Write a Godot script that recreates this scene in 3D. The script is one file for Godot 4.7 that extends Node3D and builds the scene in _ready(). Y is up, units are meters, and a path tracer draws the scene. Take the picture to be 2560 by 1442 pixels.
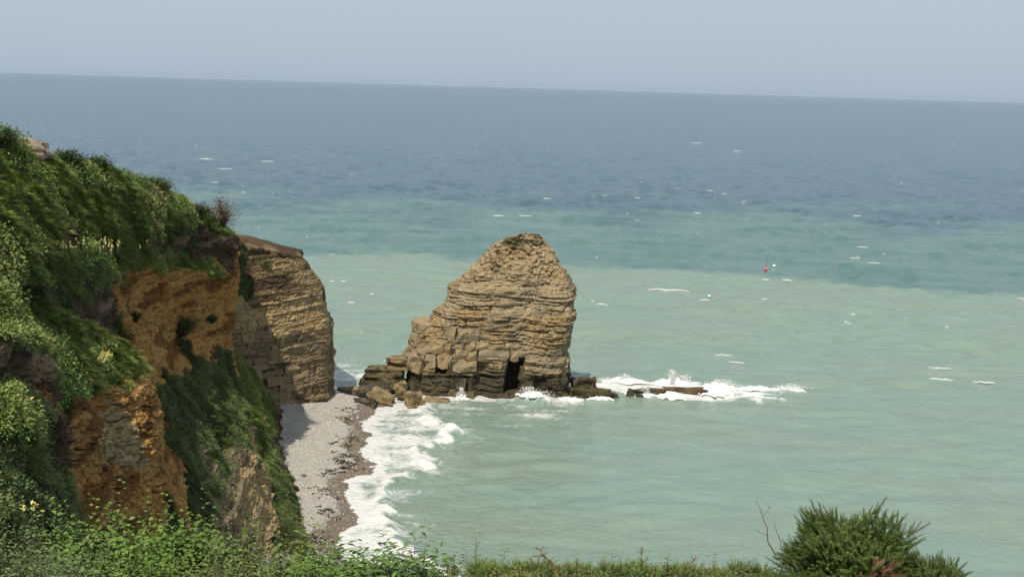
extends Node3D

# A limestone sea stack off a shingle cove, seen from the cliff top.  y up, metres, sea level at y = 0.

const SUN_TOWARDS := Vector3(-0.18, 0.84, 0.51)
const EYE := Vector3(0.0, 34.0, 0.0)

const NET_CLIFF = {"columns": 11, "rows": 16, "kinds": [0, 0, 0, 0, 0, 0, 0, 4, 4, 4, 4, 0, 0, 0, 0, 0, 0, 0, 4, 4, 4, 4, 0, 0, 0, 0, 0, 0, 0, 4, 4, 4, 4, 0, 0, 0, 0, 0, 0, 0, 4, 4, 4, 4, 0, 0, 0, 0, 0, 0, 0, 4, 4, 4, 4, 0, 0, 0, 0, 0, 0, 0, 4, 4, 4, 4, 0, 0, 0, 0, 0, 1, 4, 4, 4, 4, 4, 0, 0, 0, 4, 0, 4, 4, 4, 2, 2, 2, 0, 0, 0, 0, 0, 0, 0, 2, 2, 2, 2, 1, 1, 1, 4, 2, 2, 2, 2, 2, 2, 2, 1, 1, 1, 4, 2, 2, 2, 2, 2, 2, 2, 1, 1, 1, 1, 2, 2, 2, 2, 1, 1, 1, 1, 1, 1, 1, 2, 1, 1, 1, 1, 1, 1, 1, 1, 1, 2, 2, 1, 1, 1, 1, 1, 1, 1, 1, 1, 2, 2, 1, 6, 3, 1, 1, 1, 1, 1, 1, 2, 1, 1, 6, 3, 1, 1, 1], "points": [
	-39.70, 2.60, -77.41, -37.00, 0.65, -86.41, -36.52, -0.76, -93.09, -35.97, -2.15, -105.01, -34.71, -4.10, -115.91, -33.32, -6.23, -123.59, -32.02, -8.29, -129.09, -30.95, -9.76, -132.43, -34.91, -9.76, -139.32, -46.39, -9.76, -142.75, -71.54, -9.76, -143.05,
	-36.97, 16.60, -72.07, -34.64, 14.65, -80.89, -34.33, 13.24, -87.51, -34.03, 11.85, -99.33, -32.99, 9.90, -110.17, -31.76, 7.77, -117.79, -30.57, 5.71, -123.26, -29.58, 4.24, -126.59, -33.46, 4.24, -133.50, -44.54, 4.24, -137.04, -68.86, 4.24, -137.68,
	-31.49, 29.60, -61.40, -29.92, 27.65, -69.86, -29.95, 26.24, -76.34, -30.14, 24.85, -87.98, -29.55, 22.90, -98.67, -28.64, 20.77, -106.21, -27.69, 18.71, -111.62, -26.85, 17.24, -114.90, -30.54, 17.24, -121.86, -40.83, 17.24, -125.63, -63.49, 17.24, -126.95,
	-28.30, 31.80, -55.17, -27.16, 29.85, -63.43, -27.39, 28.44, -69.82, -27.87, 27.05, -81.36, -27.54, 25.10, -91.96, -26.81, 22.97, -99.45, -26.00, 20.91, -104.82, -25.26, 19.44, -108.09, -28.84, 19.44, -115.07, -38.67, 19.44, -118.97, -60.36, 19.44, -120.69,
	-26.01, 32.60, -50.72, -25.19, 30.65, -58.83, -25.56, 29.24, -65.17, -26.25, 27.85, -76.63, -26.11, 25.90, -87.18, -25.51, 23.77, -94.62, -24.80, 21.71, -99.97, -24.12, 20.24, -103.22, -27.62, 20.24, -110.22, -37.12, 20.24, -114.22, -58.12, 20.24, -116.22,
	-23.83, 30.52, -46.22, -22.88, 29.55, -53.30, -23.77, 28.61, -60.50, -25.09, 26.87, -71.74, -25.33, 25.10, -82.19, -25.27, 23.73, -90.54, -24.69, 22.20, -96.91, -23.83, 19.88, -102.26, -27.33, 19.88, -109.26, -36.83, 19.88, -113.26, -57.83, 19.88, -115.26,
	-22.07, 29.08, -42.62, -20.96, 28.42, -48.68, -22.35, 27.46, -56.76, -24.08, 25.52, -68.38, -24.81, 24.01, -78.68, -24.94, 23.03, -87.52, -24.22, 21.92, -94.44, -23.57, 19.49, -101.09, -27.07, 19.49, -108.09, -36.57, 19.49, -112.09, -57.57, 19.49, -114.09,
	-21.23, 27.63, -40.81, -20.21, 27.45, -46.82, -21.83, 26.50, -55.35, -23.77, 24.72, -67.43, -24.85, 23.23, -77.93, -24.96, 21.91, -86.99, -24.43, 20.35, -94.18, -23.85, 18.64, -100.51, -27.35, 18.64, -107.51, -36.85, 18.64, -111.51, -57.85, 18.64, -113.51,
	-20.84, 26.13, -39.89, -19.67, 26.09, -45.42, -21.51, 25.34, -54.40, -23.37, 23.61, -66.51, -24.54, 22.26, -76.46, -24.78, 20.76, -85.79, -24.33, 19.01, -93.49, -23.82, 17.49, -100.21, -27.32, 17.49, -107.21, -36.82, 17.49, -111.21, -57.82, 17.49, -113.21,
	-20.43, 24.95, -38.97, -19.52, 24.78, -44.94, -21.21, 23.93, -53.98, -23.15, 21.98, -66.06, -24.60, 20.90, -75.91, -24.80, 19.34, -85.47, -24.27, 18.01, -93.19, -23.73, 16.68, -99.92, -27.23, 16.68, -106.92, -36.73, 16.68, -110.92, -57.73, 16.68, -112.92,
	-20.02, 23.96, -38.05, -19.17, 23.59, -44.00, -20.89, 22.63, -53.03, -22.82, 20.48, -65.65, -24.34, 18.88, -75.58, -24.76, 17.05, -85.17, -24.17, 15.59, -92.91, -23.81, 14.16, -99.59, -27.31, 14.16, -106.59, -36.81, 14.16, -110.59, -57.81, 14.16, -112.59,
	-19.61, 22.88, -37.14, -18.82, 22.60, -43.07, -20.57, 21.20, -52.08, -22.39, 19.09, -64.74, -24.01, 17.22, -74.84, -24.60, 15.27, -84.49, -23.95, 13.62, -92.34, -23.80, 11.65, -99.18, -27.30, 11.65, -106.18, -36.80, 11.65, -110.18, -57.80, 11.65, -112.18,
	-19.20, 21.85, -36.22, -18.47, 21.35, -42.13, -19.96, 19.42, -51.25, -20.93, 17.54, -62.07, -22.37, 15.71, -71.06, -23.27, 13.43, -80.71, -22.84, 11.69, -89.12, -22.57, 9.43, -96.39, -26.07, 9.43, -103.39, -35.57, 9.43, -107.39, -56.57, 9.43, -109.39,
	-18.79, 20.87, -35.31, -18.12, 20.00, -41.19, -19.36, 17.50, -50.41, -19.01, 15.97, -57.96, -20.30, 13.84, -66.47, -20.99, 11.55, -75.12, -20.99, 9.44, -83.40, -20.57, 7.69, -90.70, -24.07, 7.69, -97.70, -33.57, 7.69, -101.70, -54.57, 7.69, -103.70,
	-18.39, 19.57, -34.39, -17.79, 18.42, -40.24, -18.41, 15.62, -48.63, -17.61, 14.23, -55.26, -18.45, 11.97, -62.33, -18.89, 9.32, -70.00, -18.83, 7.00, -76.72, -18.77, 5.40, -84.95, -22.27, 5.40, -91.95, -31.77, 5.40, -95.95, -52.77, 5.40, -97.95,
	-18.00, 18.20, -33.47, -17.46, 16.45, -39.29, -17.49, 13.54, -46.84, -16.35, 11.55, -52.51, -16.91, 8.99, -58.61, -16.88, 6.39, -64.84, -16.74, 3.79, -71.05, -16.57, 1.21, -77.24, -20.07, 1.21, -84.24, -29.57, 1.21, -88.24, -50.57, 1.21, -90.24,
]}
const NET_SLOPE = {"columns": 6, "rows": 10, "kinds": [1, 1, 0, 0, 0, 0, 1, 1, 0, 0, 0, 0, 1, 1, 0, 0, 0, 0, 1, 1, 0, 0, 4, 4, 1, 3, 3, 0, 4, 4, 1, 3, 3, 0, 4, 4, 1, 3, 3, 1, 1, 4, 6, 3, 3, 1, 1, 4, 6, 3, 3, 1, 1, 4, 6, 3, 3, 1, 1, 4], "points": [
	-26.44, 10.16, -104.71, -25.61, 9.55, -104.92, -25.05, 8.86, -105.26, -24.70, 8.09, -106.68, -24.95, 7.08, -109.19, -27.64, 3.51, -119.85,
	-25.22, 12.16, -99.86, -24.42, 11.55, -100.06, -23.89, 10.86, -100.40, -23.57, 10.09, -101.81, -23.83, 9.08, -104.31, -26.52, 5.51, -114.98,
	-24.12, 10.15, -96.02, -23.15, 9.83, -96.77, -22.81, 9.15, -98.90, -22.55, 8.33, -101.53, -22.73, 6.96, -105.58, -25.45, 2.51, -117.27,
	-22.93, 8.78, -91.16, -22.09, 8.33, -92.91, -21.84, 7.67, -96.05, -21.47, 6.70, -99.71, -22.24, 2.80, -111.26, -23.27, 1.00, -118.48,
	-21.99, 7.98, -86.76, -21.09, 7.80, -88.01, -20.50, 6.90, -91.74, -20.54, 5.25, -96.85, -20.88, 2.60, -104.03, -21.68, 0.80, -110.71,
	-21.68, 7.22, -83.74, -20.71, 7.02, -84.50, -19.86, 5.86, -88.81, -19.77, 4.10, -93.94, -19.59, 2.30, -98.60, -19.88, 0.80, -103.33,
	-21.09, 6.58, -80.28, -20.00, 6.01, -82.10, -18.86, 4.74, -86.47, -18.59, 3.38, -90.10, -17.90, 2.00, -93.50, -18.12, 0.50, -98.26,
	-20.60, 5.72, -77.82, -19.36, 4.91, -80.20, -18.01, 3.88, -84.09, -17.66, 2.81, -86.72, -16.65, 1.80, -88.75, -16.87, 0.30, -93.40,
	-20.11, 4.95, -75.36, -18.69, 3.89, -78.30, -17.22, 2.84, -82.01, -16.74, 1.82, -84.35, -15.19, 1.60, -83.44, -15.32, 0.20, -87.51,
	-19.11, 3.54, -71.49, -17.78, 2.15, -74.92, -16.01, 1.26, -77.87, -15.37, 0.59, -79.53, -13.25, 1.40, -77.74, -13.31, 0.00, -81.48,
]}
const NET_SPUR = {"columns": 7, "rows": 12, "kinds": [0, 0, 0, 0, 0, 0, 1, 0, 0, 0, 0, 0, 0, 1, 0, 0, 0, 0, 0, 0, 1, 0, 0, 0, 0, 0, 0, 1, 0, 0, 0, 0, 0, 0, 1, 4, 0, 0, 0, 0, 2, 2, 4, 0, 0, 2, 2, 2, 2, 4, 1, 1, 2, 3, 2, 2, 1, 1, 1, 2, 3, 2, 2, 1, 1, 2, 2, 2, 2, 2, 1, 1, 2, 2, 2, 2, 2, 1, 1, 1, 1, 2, 2, 2], "points": [  # the pale kind here paints a sunlit patch onto the ochre face
	-27.78, 6.48, -55.43, -26.34, 4.93, -62.69, -25.79, 3.55, -66.69, -25.12, 2.07, -70.14, -24.60, 0.53, -73.49, -24.29, -0.51, -75.70, -26.67, -3.18, -83.86,
	-24.65, 17.48, -49.17, -23.63, 15.93, -56.24, -23.26, 14.55, -60.16, -22.76, 13.07, -63.55, -22.37, 11.53, -66.86, -22.15, 10.49, -69.03, -24.55, 7.82, -77.19,
	-22.18, 24.98, -44.25, -21.50, 23.43, -51.17, -21.28, 22.05, -55.03, -20.91, 20.57, -58.37, -20.63, 19.03, -61.64, -20.47, 17.99, -63.80, -22.88, 15.32, -71.95,
	-20.61, 26.48, -41.12, -20.14, 24.93, -47.94, -20.02, 23.55, -51.77, -19.73, 22.07, -55.07, -19.52, 20.53, -58.32, -19.40, 19.49, -60.46, -21.82, 16.82, -68.61,
	-19.33, 25.51, -38.41, -18.70, 24.22, -44.75, -18.68, 23.05, -47.99, -18.89, 21.71, -51.66, -18.93, 20.33, -55.35, -18.95, 19.21, -59.45, -21.73, 16.09, -68.64,
	-18.94, 24.40, -37.49, -17.66, 23.39, -42.48, -17.88, 22.31, -45.62, -18.31, 21.17, -49.52, -18.72, 20.01, -54.16, -18.55, 18.84, -58.74, -21.64, 15.11, -68.67,
	-18.53, 23.60, -36.57, -17.11, 22.72, -41.08, -17.40, 21.55, -44.31, -17.99, 20.44, -48.36, -18.71, 19.36, -52.99, -18.15, 17.99, -58.24, -21.15, 14.16, -67.78,
	-18.12, 22.84, -35.66, -16.77, 21.83, -40.14, -17.13, 20.91, -43.55, -17.73, 19.92, -47.50, -18.23, 18.47, -52.21, -17.83, 16.91, -57.71, -20.73, 13.24, -66.86,
	-17.70, 22.24, -34.75, -16.53, 21.04, -39.48, -17.11, 20.06, -43.02, -17.63, 18.97, -47.00, -17.89, 17.62, -51.37, -17.72, 15.85, -57.12, -20.39, 12.34, -65.92,
	-17.29, 21.69, -33.84, -16.36, 20.35, -39.01, -16.89, 19.28, -42.57, -17.45, 17.98, -46.43, -17.66, 16.65, -50.40, -17.34, 14.39, -56.60, -19.93, 10.76, -65.01,
	-16.88, 20.94, -32.93, -16.09, 19.49, -38.25, -16.55, 18.78, -41.84, -16.92, 17.20, -45.35, -17.37, 15.46, -49.65, -16.84, 13.08, -55.71, -19.40, 9.45, -64.13,
	-16.50, 19.40, -32.00, -15.59, 17.57, -36.84, -15.97, 16.15, -40.46, -16.24, 14.57, -44.11, -16.80, 12.82, -48.16, -16.30, 10.27, -54.62, -18.54, 6.47, -62.30,
]}
const NET_BANK = {"columns": 6, "rows": 11, "kinds": [0, 0, 0, 0, 1, 1, 0, 0, 0, 0, 1, 1, 0, 0, 0, 0, 1, 1, 0, 0, 0, 0, 1, 1, 0, 0, 1, 4, 4, 4, 4, 4, 4, 4, 4, 4, 4, 4, 4, 4, 2, 4, 0, 0, 0, 0, 4, 4, 0, 1, 0, 1, 4, 4, 0, 1, 1, 1, 1, 1, 1, 1, 1, 1, 1, 1], "points": [
	-21.19, 13.72, -39.70, -20.17, 11.52, -45.75, -20.11, 10.52, -47.95, -20.09, 9.73, -49.58, -20.37, 8.97, -51.09, -22.93, 6.72, -57.61,
	-18.36, 21.72, -34.41, -17.75, 19.52, -40.26, -17.79, 18.52, -42.42, -17.84, 17.73, -44.02, -18.15, 16.97, -45.51, -20.71, 14.72, -52.03,
	-16.01, 28.52, -30.00, -15.73, 26.32, -35.69, -15.86, 25.32, -37.81, -15.96, 24.53, -39.39, -16.30, 23.77, -40.87, -18.86, 21.52, -47.39,
	-14.59, 29.72, -27.35, -14.52, 27.52, -32.94, -14.70, 26.52, -35.04, -14.83, 25.73, -36.61, -15.19, 24.97, -38.08, -17.75, 22.72, -44.60,
	-13.70, 28.94, -25.56, -13.94, 27.14, -31.56, -14.30, 26.29, -33.91, -14.61, 25.53, -35.94, -15.01, 24.66, -37.72, -17.68, 22.40, -44.63,
	-13.46, 28.01, -25.01, -13.72, 26.66, -31.00, -14.14, 25.87, -33.43, -14.51, 25.12, -35.55, -14.91, 24.20, -37.44, -17.70, 21.77, -44.62,
	-13.22, 27.28, -24.46, -13.50, 26.05, -30.44, -13.93, 25.26, -32.87, -14.36, 24.47, -35.18, -14.68, 23.73, -36.99, -17.64, 21.14, -44.64,
	-12.63, 26.93, -23.30, -12.92, 25.79, -29.06, -13.43, 24.96, -31.67, -13.87, 24.16, -34.09, -14.27, 23.28, -36.29, -17.51, 20.33, -44.69,
	-12.09, 26.46, -22.22, -12.30, 25.22, -27.58, -12.83, 24.41, -30.18, -13.32, 23.48, -32.80, -13.83, 22.41, -35.39, -16.69, 19.66, -42.86,
	-11.51, 25.93, -21.06, -11.68, 24.75, -26.10, -12.28, 23.67, -28.90, -12.81, 22.69, -31.71, -13.29, 21.57, -34.53, -16.11, 18.58, -42.02,
	-10.62, 25.19, -19.27, -10.69, 23.59, -23.70, -11.30, 22.29, -26.71, -11.75, 20.98, -29.77, -11.96, 19.19, -33.96, -14.22, 16.15, -40.58,
]}
const NET_HEADLAND = {"columns": 8, "rows": 12, "kinds": [4, 4, 4, 4, 4, 4, 4, 4, 4, 4, 4, 4, 4, 4, 4, 4, 4, 4, 4, 4, 4, 4, 4, 4, 4, 1, 5, 5, 5, 5, 5, 5, 1, 1, 5, 5, 5, 5, 5, 5, 5, 1, 5, 5, 5, 5, 5, 5, 3, 3, 3, 3, 3, 3, 3, 3, 3, 3, 3, 3, 3, 3, 3, 3, 6, 6, 6, 6, 6, 6, 6, 6, 6, 6, 6, 6, 6, 6, 6, 6, 6, 6, 6, 6, 6, 6, 6, 6, 6, 6, 6, 6, 6, 6, 6, 6], "points": [
	-32.96, 13.88, -125.24, -30.52, 12.78, -128.22, -28.28, 11.97, -130.78, -26.09, 11.05, -133.07, -24.64, 10.46, -134.97, -24.30, 10.00, -136.86, -25.81, 8.52, -142.68, -28.86, 7.54, -147.20,
	-30.67, 19.58, -116.53, -28.44, 18.48, -119.46, -26.38, 17.67, -121.98, -24.36, 16.75, -124.23, -23.03, 16.16, -126.11, -22.73, 15.70, -128.00, -24.21, 14.22, -133.83, -27.13, 13.24, -138.36,
	-29.40, 19.88, -111.70, -27.28, 18.78, -114.60, -25.32, 17.97, -117.09, -23.40, 17.05, -119.33, -22.13, 16.46, -121.20, -21.85, 16.00, -123.08, -23.32, 14.52, -128.91, -26.17, 13.54, -133.46,
	-29.30, 17.49, -111.20, -27.20, 17.13, -114.20, -25.26, 16.82, -116.80, -23.15, 16.24, -119.07, -21.76, 15.73, -120.96, -21.17, 15.12, -123.20, -22.65, 13.49, -130.04, -26.56, 12.32, -135.42,
	-29.28, 15.24, -111.00, -27.18, 15.21, -114.01, -25.21, 15.08, -116.50, -22.90, 14.58, -118.81, -21.05, 14.19, -120.88, -20.27, 13.65, -123.35, -21.96, 12.21, -131.17, -26.95, 11.06, -137.38,
	-29.28, 12.97, -110.90, -27.14, 13.68, -113.81, -25.18, 13.52, -116.31, -22.69, 13.18, -118.75, -20.64, 12.88, -120.85, -19.86, 12.34, -123.41, -21.52, 10.64, -131.25, -26.95, 9.65, -137.38,
	-29.28, 11.46, -110.80, -27.14, 12.14, -113.71, -25.17, 11.73, -116.21, -22.68, 11.35, -118.65, -20.52, 11.01, -120.87, -19.57, 10.47, -123.46, -21.30, 8.83, -131.28, -26.95, 7.76, -137.38,
	-29.23, 9.60, -110.50, -27.09, 9.91, -113.41, -25.10, 9.56, -115.81, -22.60, 9.22, -118.26, -20.20, 8.79, -120.72, -18.95, 8.16, -123.56, -21.02, 6.12, -132.34, -27.15, 4.70, -138.36,
	-29.28, 7.65, -110.59, -27.17, 8.27, -113.70, -25.17, 7.88, -116.10, -22.66, 7.51, -118.55, -20.43, 7.07, -120.89, -19.23, 6.45, -123.51, -21.10, 4.28, -132.33, -27.16, 2.77, -138.36,
	-29.33, 5.68, -110.68, -27.07, 6.32, -114.03, -25.22, 5.84, -116.30, -22.69, 5.49, -118.65, -20.44, 5.01, -120.99, -19.26, 4.37, -123.51, -21.09, 1.96, -132.33, -27.17, 0.35, -138.36,
	-29.35, 4.31, -110.68, -26.44, 4.60, -114.59, -24.59, 4.04, -117.04, -22.53, 3.85, -118.88, -20.44, 3.48, -120.99, -19.13, 2.81, -123.53, -20.91, 0.33, -132.36, -27.17, -1.36, -138.36,
	-29.24, 2.69, -110.19, -26.03, 2.41, -114.48, -24.22, 1.96, -117.12, -22.53, 1.76, -118.88, -20.42, 1.37, -120.89, -19.08, 0.63, -123.53, -20.77, -2.01, -132.38, -27.18, -3.80, -138.36,
]}

var na := FastNoiseLite.new()
var nb := FastNoiseLite.new()
var nc := FastNoiseLite.new()
var rng := RandomNumberGenerator.new()
var mats := {}
var used_names := {}


# ------------------------------------------------------------------ helpers
class Buf:
	var v := PackedVector3Array()
	var n := PackedVector3Array()
	var c := PackedColorArray()
	var i := PackedInt32Array()

	func tri(a: Vector3, b: Vector3, d: Vector3, col: Color, nn: Vector3) -> void:
		var k := v.size()
		v.append(a); v.append(b); v.append(d)
		n.append(nn); n.append(nn); n.append(nn)
		c.append(col); c.append(col); c.append(col)
		i.append(k); i.append(k + 1); i.append(k + 2)

	func leaf(p: Vector3, dir: Vector3, up: Vector3, l: float, w: float, col: Color) -> void:
		var side := dir.cross(up).normalized()
		var nn := side.cross(dir).normalized()
		var k := v.size()
		var m := p + dir * l * 0.45
		v.append(p); v.append(m + side * w * 0.5 + nn * w * 0.16); v.append(p + dir * l - nn * l * 0.12); v.append(m - side * w * 0.5 + nn * w * 0.16); v.append(m)
		for q in 5:
			c.append(col)
		n.append(nn); n.append((nn - side * 0.35).normalized()); n.append(nn); n.append((nn + side * 0.35).normalized()); n.append(nn)
		i.append_array(PackedInt32Array([k, k + 4, k + 1, k + 4, k + 2, k + 1, k, k + 3, k + 4, k + 4, k + 3, k + 2]))

	func blade(p: Vector3, dir: Vector3, bend: Vector3, l: float, w: float, col: Color) -> void:
		var side := dir.cross(bend + Vector3(0.01, 0.0, 0.02)).normalized()
		var nn := side.cross(dir).normalized()
		var k := v.size()
		var m := p + dir * l * 0.55 + bend * l * 0.15
		var t := p + dir * l * 0.9 + bend * l * 0.6
		v.append(p - side * w * 0.5); v.append(p + side * w * 0.5); v.append(m - side * w * 0.4); v.append(m + side * w * 0.4); v.append(t)
		for q in 5:
			c.append(col); n.append(nn)
		i.append_array(PackedInt32Array([k, k + 2, k + 1, k + 1, k + 2, k + 3, k + 2, k + 4, k + 3]))

	func tube(a: Vector3, b: Vector3, ra: float, rb: float, col: Color, sides: int = 4) -> void:
		var d := (b - a).normalized()
		var s := d.cross(Vector3(0.31, 0.2, 0.93)).normalized()
		var t := d.cross(s)
		var k := v.size()
		for q in sides:
			var an := TAU * q / sides
			var o := s * cos(an) + t * sin(an)
			v.append(a + o * ra); v.append(b + o * rb)
			n.append(o); n.append(o)
			c.append(col); c.append(col)
		for q in sides:
			var e := k + 2 * q
			var f := k + 2 * ((q + 1) % sides)
			i.append_array(PackedInt32Array([e, e + 1, f, f, e + 1, f + 1]))

	func mesh(flat: bool = false) -> ArrayMesh:
		var a := []
		a.resize(Mesh.ARRAY_MAX)
		a[Mesh.ARRAY_VERTEX] = v
		if not flat:
			a[Mesh.ARRAY_NORMAL] = n
		if c.size() == v.size():
			a[Mesh.ARRAY_COLOR] = c
		a[Mesh.ARRAY_INDEX] = i
		var m := ArrayMesh.new()
		m.add_surface_from_arrays(Mesh.PRIMITIVE_TRIANGLES, a)
		return m


func hash1(k: int) -> float:
	var x := sin(float(k) * 12.9898 + 4.1414) * 43758.5453
	return x - floorf(x)


func smooth(a: float, b: float, x: float) -> float:
	var t := clampf((x - a) / (b - a), 0.0, 1.0)
	return t * t * (3.0 - 2.0 * t)


func table(keys: Array, x: float) -> float:
	# piecewise linear: [[x, y], ...] with rising x
	if x <= keys[0][0]:
		return keys[0][1]
	for k in range(1, keys.size()):
		if x <= keys[k][0]:
			var t: float = (x - keys[k - 1][0]) / (keys[k][0] - keys[k - 1][0])
			return lerpf(keys[k - 1][1], keys[k][1], t)
	return keys[-1][1]


func lin(r: float, g: float, b: float) -> Color:
	return Color(r, g, b).linear_to_srgb()


func numbered(called: String) -> String:
	if not used_names.has(called):
		used_names[called] = 0
		return called
	used_names[called] += 1
	return "%s_%03d" % [called, used_names[called]]


func part(called: String, m: Mesh, mat: Material, parent: Node) -> MeshInstance3D:
	var o := MeshInstance3D.new()
	o.name = called
	o.mesh = m
	o.material_override = mat
	parent.add_child(o, true)
	if called in ["stems", "branches", "foliage", "petals"]:
		o.set_meta("kind", "stuff")
	return o


func thing(called: String, label: String, category: String, at: Vector3, group: String = "") -> Node3D:
	var o := Node3D.new()
	o.name = numbered(called)
	add_child(o)
	o.position = at
	o.set_meta("label", label)
	o.set_meta("category", category)
	if group:
		o.set_meta("group", group)
	return o


func solo(called: String, m: Mesh, mat: Material, label: String, category: String, at: Vector3, group: String = "") -> MeshInstance3D:
	var o := MeshInstance3D.new()
	o.name = numbered(called)
	o.mesh = m
	o.material_override = mat
	add_child(o)
	o.position = at
	o.set_meta("label", label)
	o.set_meta("category", category)
	if group:
		o.set_meta("group", group)
	return o


func setting(called: String, m: Mesh, mat: Material, kind: String = "structure") -> MeshInstance3D:
	var o := part(called, m, mat, self)
	o.set_meta("kind", kind)
	return o


func scatter(called: String, m: Mesh, mat: Material, xf: Array, cols: Array, label: String, category: String) -> MultiMeshInstance3D:
	var mm := MultiMesh.new()
	mm.transform_format = MultiMesh.TRANSFORM_3D
	mm.use_colors = true
	mm.mesh = m
	mm.instance_count = xf.size()
	for k in xf.size():
		mm.set_instance_transform(k, xf[k])
		mm.set_instance_color(k, cols[k])
	var o := MultiMeshInstance3D.new()
	o.name = numbered(called)
	o.multimesh = mm
	o.material_override = mat
	add_child(o)
	o.set_meta("kind", "stuff")
	o.set_meta("label", label)
	o.set_meta("category", category)
	return o


# ------------------------------------------------------------------ materials
func noise_texture(freq: float, octaves: int, lo: Color, hi: Color, seed_: int, size: int = 512, normal: float = 0.0, kind: int = FastNoiseLite.TYPE_SIMPLEX_SMOOTH) -> Texture2D:
	var f := FastNoiseLite.new()
	f.noise_type = kind
	f.frequency = freq
	f.fractal_type = FastNoiseLite.FRACTAL_FBM
	f.fractal_octaves = octaves
	f.fractal_gain = 0.6
	f.seed = seed_
	var im := f.get_seamless_image(size, size, false, false, 0.15)
	if normal > 0.0:
		im.convert(Image.FORMAT_RGBA8)
		im.bump_map_to_normal_map(normal)
		return ImageTexture.create_from_image(im)
	var src := im.get_data()
	var dst := PackedByteArray()
	dst.resize(size * size * 3)
	for k in size * size:
		var t := src[k] / 255.0
		var col := lo.lerp(hi, t)
		dst[3 * k] = int(col.r * 255.0)
		dst[3 * k + 1] = int(col.g * 255.0)
		dst[3 * k + 2] = int(col.b * 255.0)
	return ImageTexture.create_from_image(Image.create_from_data(size, size, false, Image.FORMAT_RGB8, dst))


func rocky(color: Color, grain: Texture2D, bump: Texture2D, metres: float, strength: float, vertex: bool) -> StandardMaterial3D:
	var m := StandardMaterial3D.new()
	m.albedo_color = color
	m.albedo_texture = grain
	m.vertex_color_use_as_albedo = vertex
	m.roughness = 0.95
	m.metallic_specular = 0.25
	m.normal_enabled = true
	m.normal_texture = bump
	m.normal_scale = strength
	m.uv1_triplanar = true
	m.uv1_world_triplanar = true
	m.uv1_scale = Vector3.ONE / metres
	return m


func leafy(vertex: bool, color: Color = Color.WHITE) -> StandardMaterial3D:
	var m := StandardMaterial3D.new()
	m.albedo_color = color
	m.vertex_color_use_as_albedo = vertex
	m.roughness = 0.6
	m.metallic_specular = 0.35
	m.backlight_enabled = true
	m.backlight = Color(0.4, 0.4, 0.34)
	m.cull_mode = BaseMaterial3D.CULL_DISABLED
	return m


func make_materials() -> void:
	var grain := noise_texture(0.018, 6, Color(0.50, 0.48, 0.45), Color(1.0, 1.0, 1.0), 11, 512)
	var bump := noise_texture(0.02, 6, Color.BLACK, Color.WHITE, 12, 512, 6.0)
	mats.rock = rocky(Color.WHITE, grain, bump, 2.9, 1.6, true)
	var tints := [lin(0.51, 0.42, 0.275), lin(0.49, 0.40, 0.26), lin(0.54, 0.455, 0.305), lin(0.51, 0.395, 0.235), lin(0.46, 0.39, 0.275), lin(0.52, 0.415, 0.255)]
	mats.blocks = []
	for t in tints:
		mats.blocks.append(rocky(t, grain, bump, 1.7, 1.0, false))
	mats.wet = []
	for t in [lin(0.16, 0.135, 0.09), lin(0.20, 0.16, 0.10), lin(0.11, 0.10, 0.07)]:
		var w := rocky(t, grain, bump, 1.7, 1.0, false)
		w.roughness = 0.7
		mats.wet.append(w)
	mats.brown_blocks = []
	for t in [lin(0.39, 0.305, 0.19), lin(0.42, 0.33, 0.21), lin(0.35, 0.275, 0.175), lin(0.41, 0.315, 0.185)]:
		mats.brown_blocks.append(rocky(t, grain, bump, 1.7, 1.0, false))
	mats.leaf = leafy(true)
	mats.bark = rocky(lin(0.16, 0.11, 0.07), grain, bump, 0.3, 0.6, false)
	mats.dry = rocky(lin(0.30, 0.22, 0.14), grain, bump, 0.3, 0.6, false)
	mats.weed = rocky(lin(0.060, 0.040, 0.025), grain, bump, 0.8, 1.0, false)
	mats.weed.roughness = 0.5
	var foam := StandardMaterial3D.new()
	foam.albedo_color = lin(0.68, 0.69, 0.69)
	foam.roughness = 0.9
	foam.subsurf_scatter_enabled = false
	mats.foam = foam
	var crest := foam.duplicate()
	crest.albedo_color = lin(0.46, 0.48, 0.48)
	mats.crest = crest
	var peb := StandardMaterial3D.new()
	peb.vertex_color_use_as_albedo = true
	peb.roughness = 0.8
	mats.pebble = peb
	var sea := StandardMaterial3D.new()
	sea.vertex_color_use_as_albedo = true
	sea.roughness = 0.10
	sea.metallic_specular = 0.31
	sea.normal_enabled = true
	sea.normal_texture = noise_texture(0.012, 6, Color.BLACK, Color.WHITE, 21, 1024, 9.0)
	sea.normal_scale = 1.5
	sea.uv1_triplanar = true
	sea.uv1_world_triplanar = true
	sea.uv1_scale = Vector3(1.0 / 16.0, 1.0 / 16.0, 1.0 / 11.0)
	mats.sea = sea
	mats.shingle = rocky(Color.WHITE, noise_texture(0.11, 4, Color(0.72, 0.71, 0.69), Color(1.0, 1.0, 1.0), 31, 512), noise_texture(0.12, 3, Color.BLACK, Color.WHITE, 32, 512, 8.0), 9.0, 0.55, true)


# ------------------------------------------------------------------ surfaces laid through nets of measured points
func catmull(a: Vector3, b: Vector3, c: Vector3, d: Vector3, t: float) -> Vector3:
	var t2 := t * t
	return 0.5 * ((2.0 * b) + (c - a) * t + (2.0 * a - 5.0 * b + 4.0 * c - d) * t2 + (3.0 * b - 3.0 * c + d - a) * t2 * t)


# kinds: 0 grass, 1 dark scrub, 2 ochre rock, 3 pale limestone (on the spur a sunlit patch painted in), 4 soil, 5 crumbling brown rock, 6 grey-brown blocks


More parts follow.
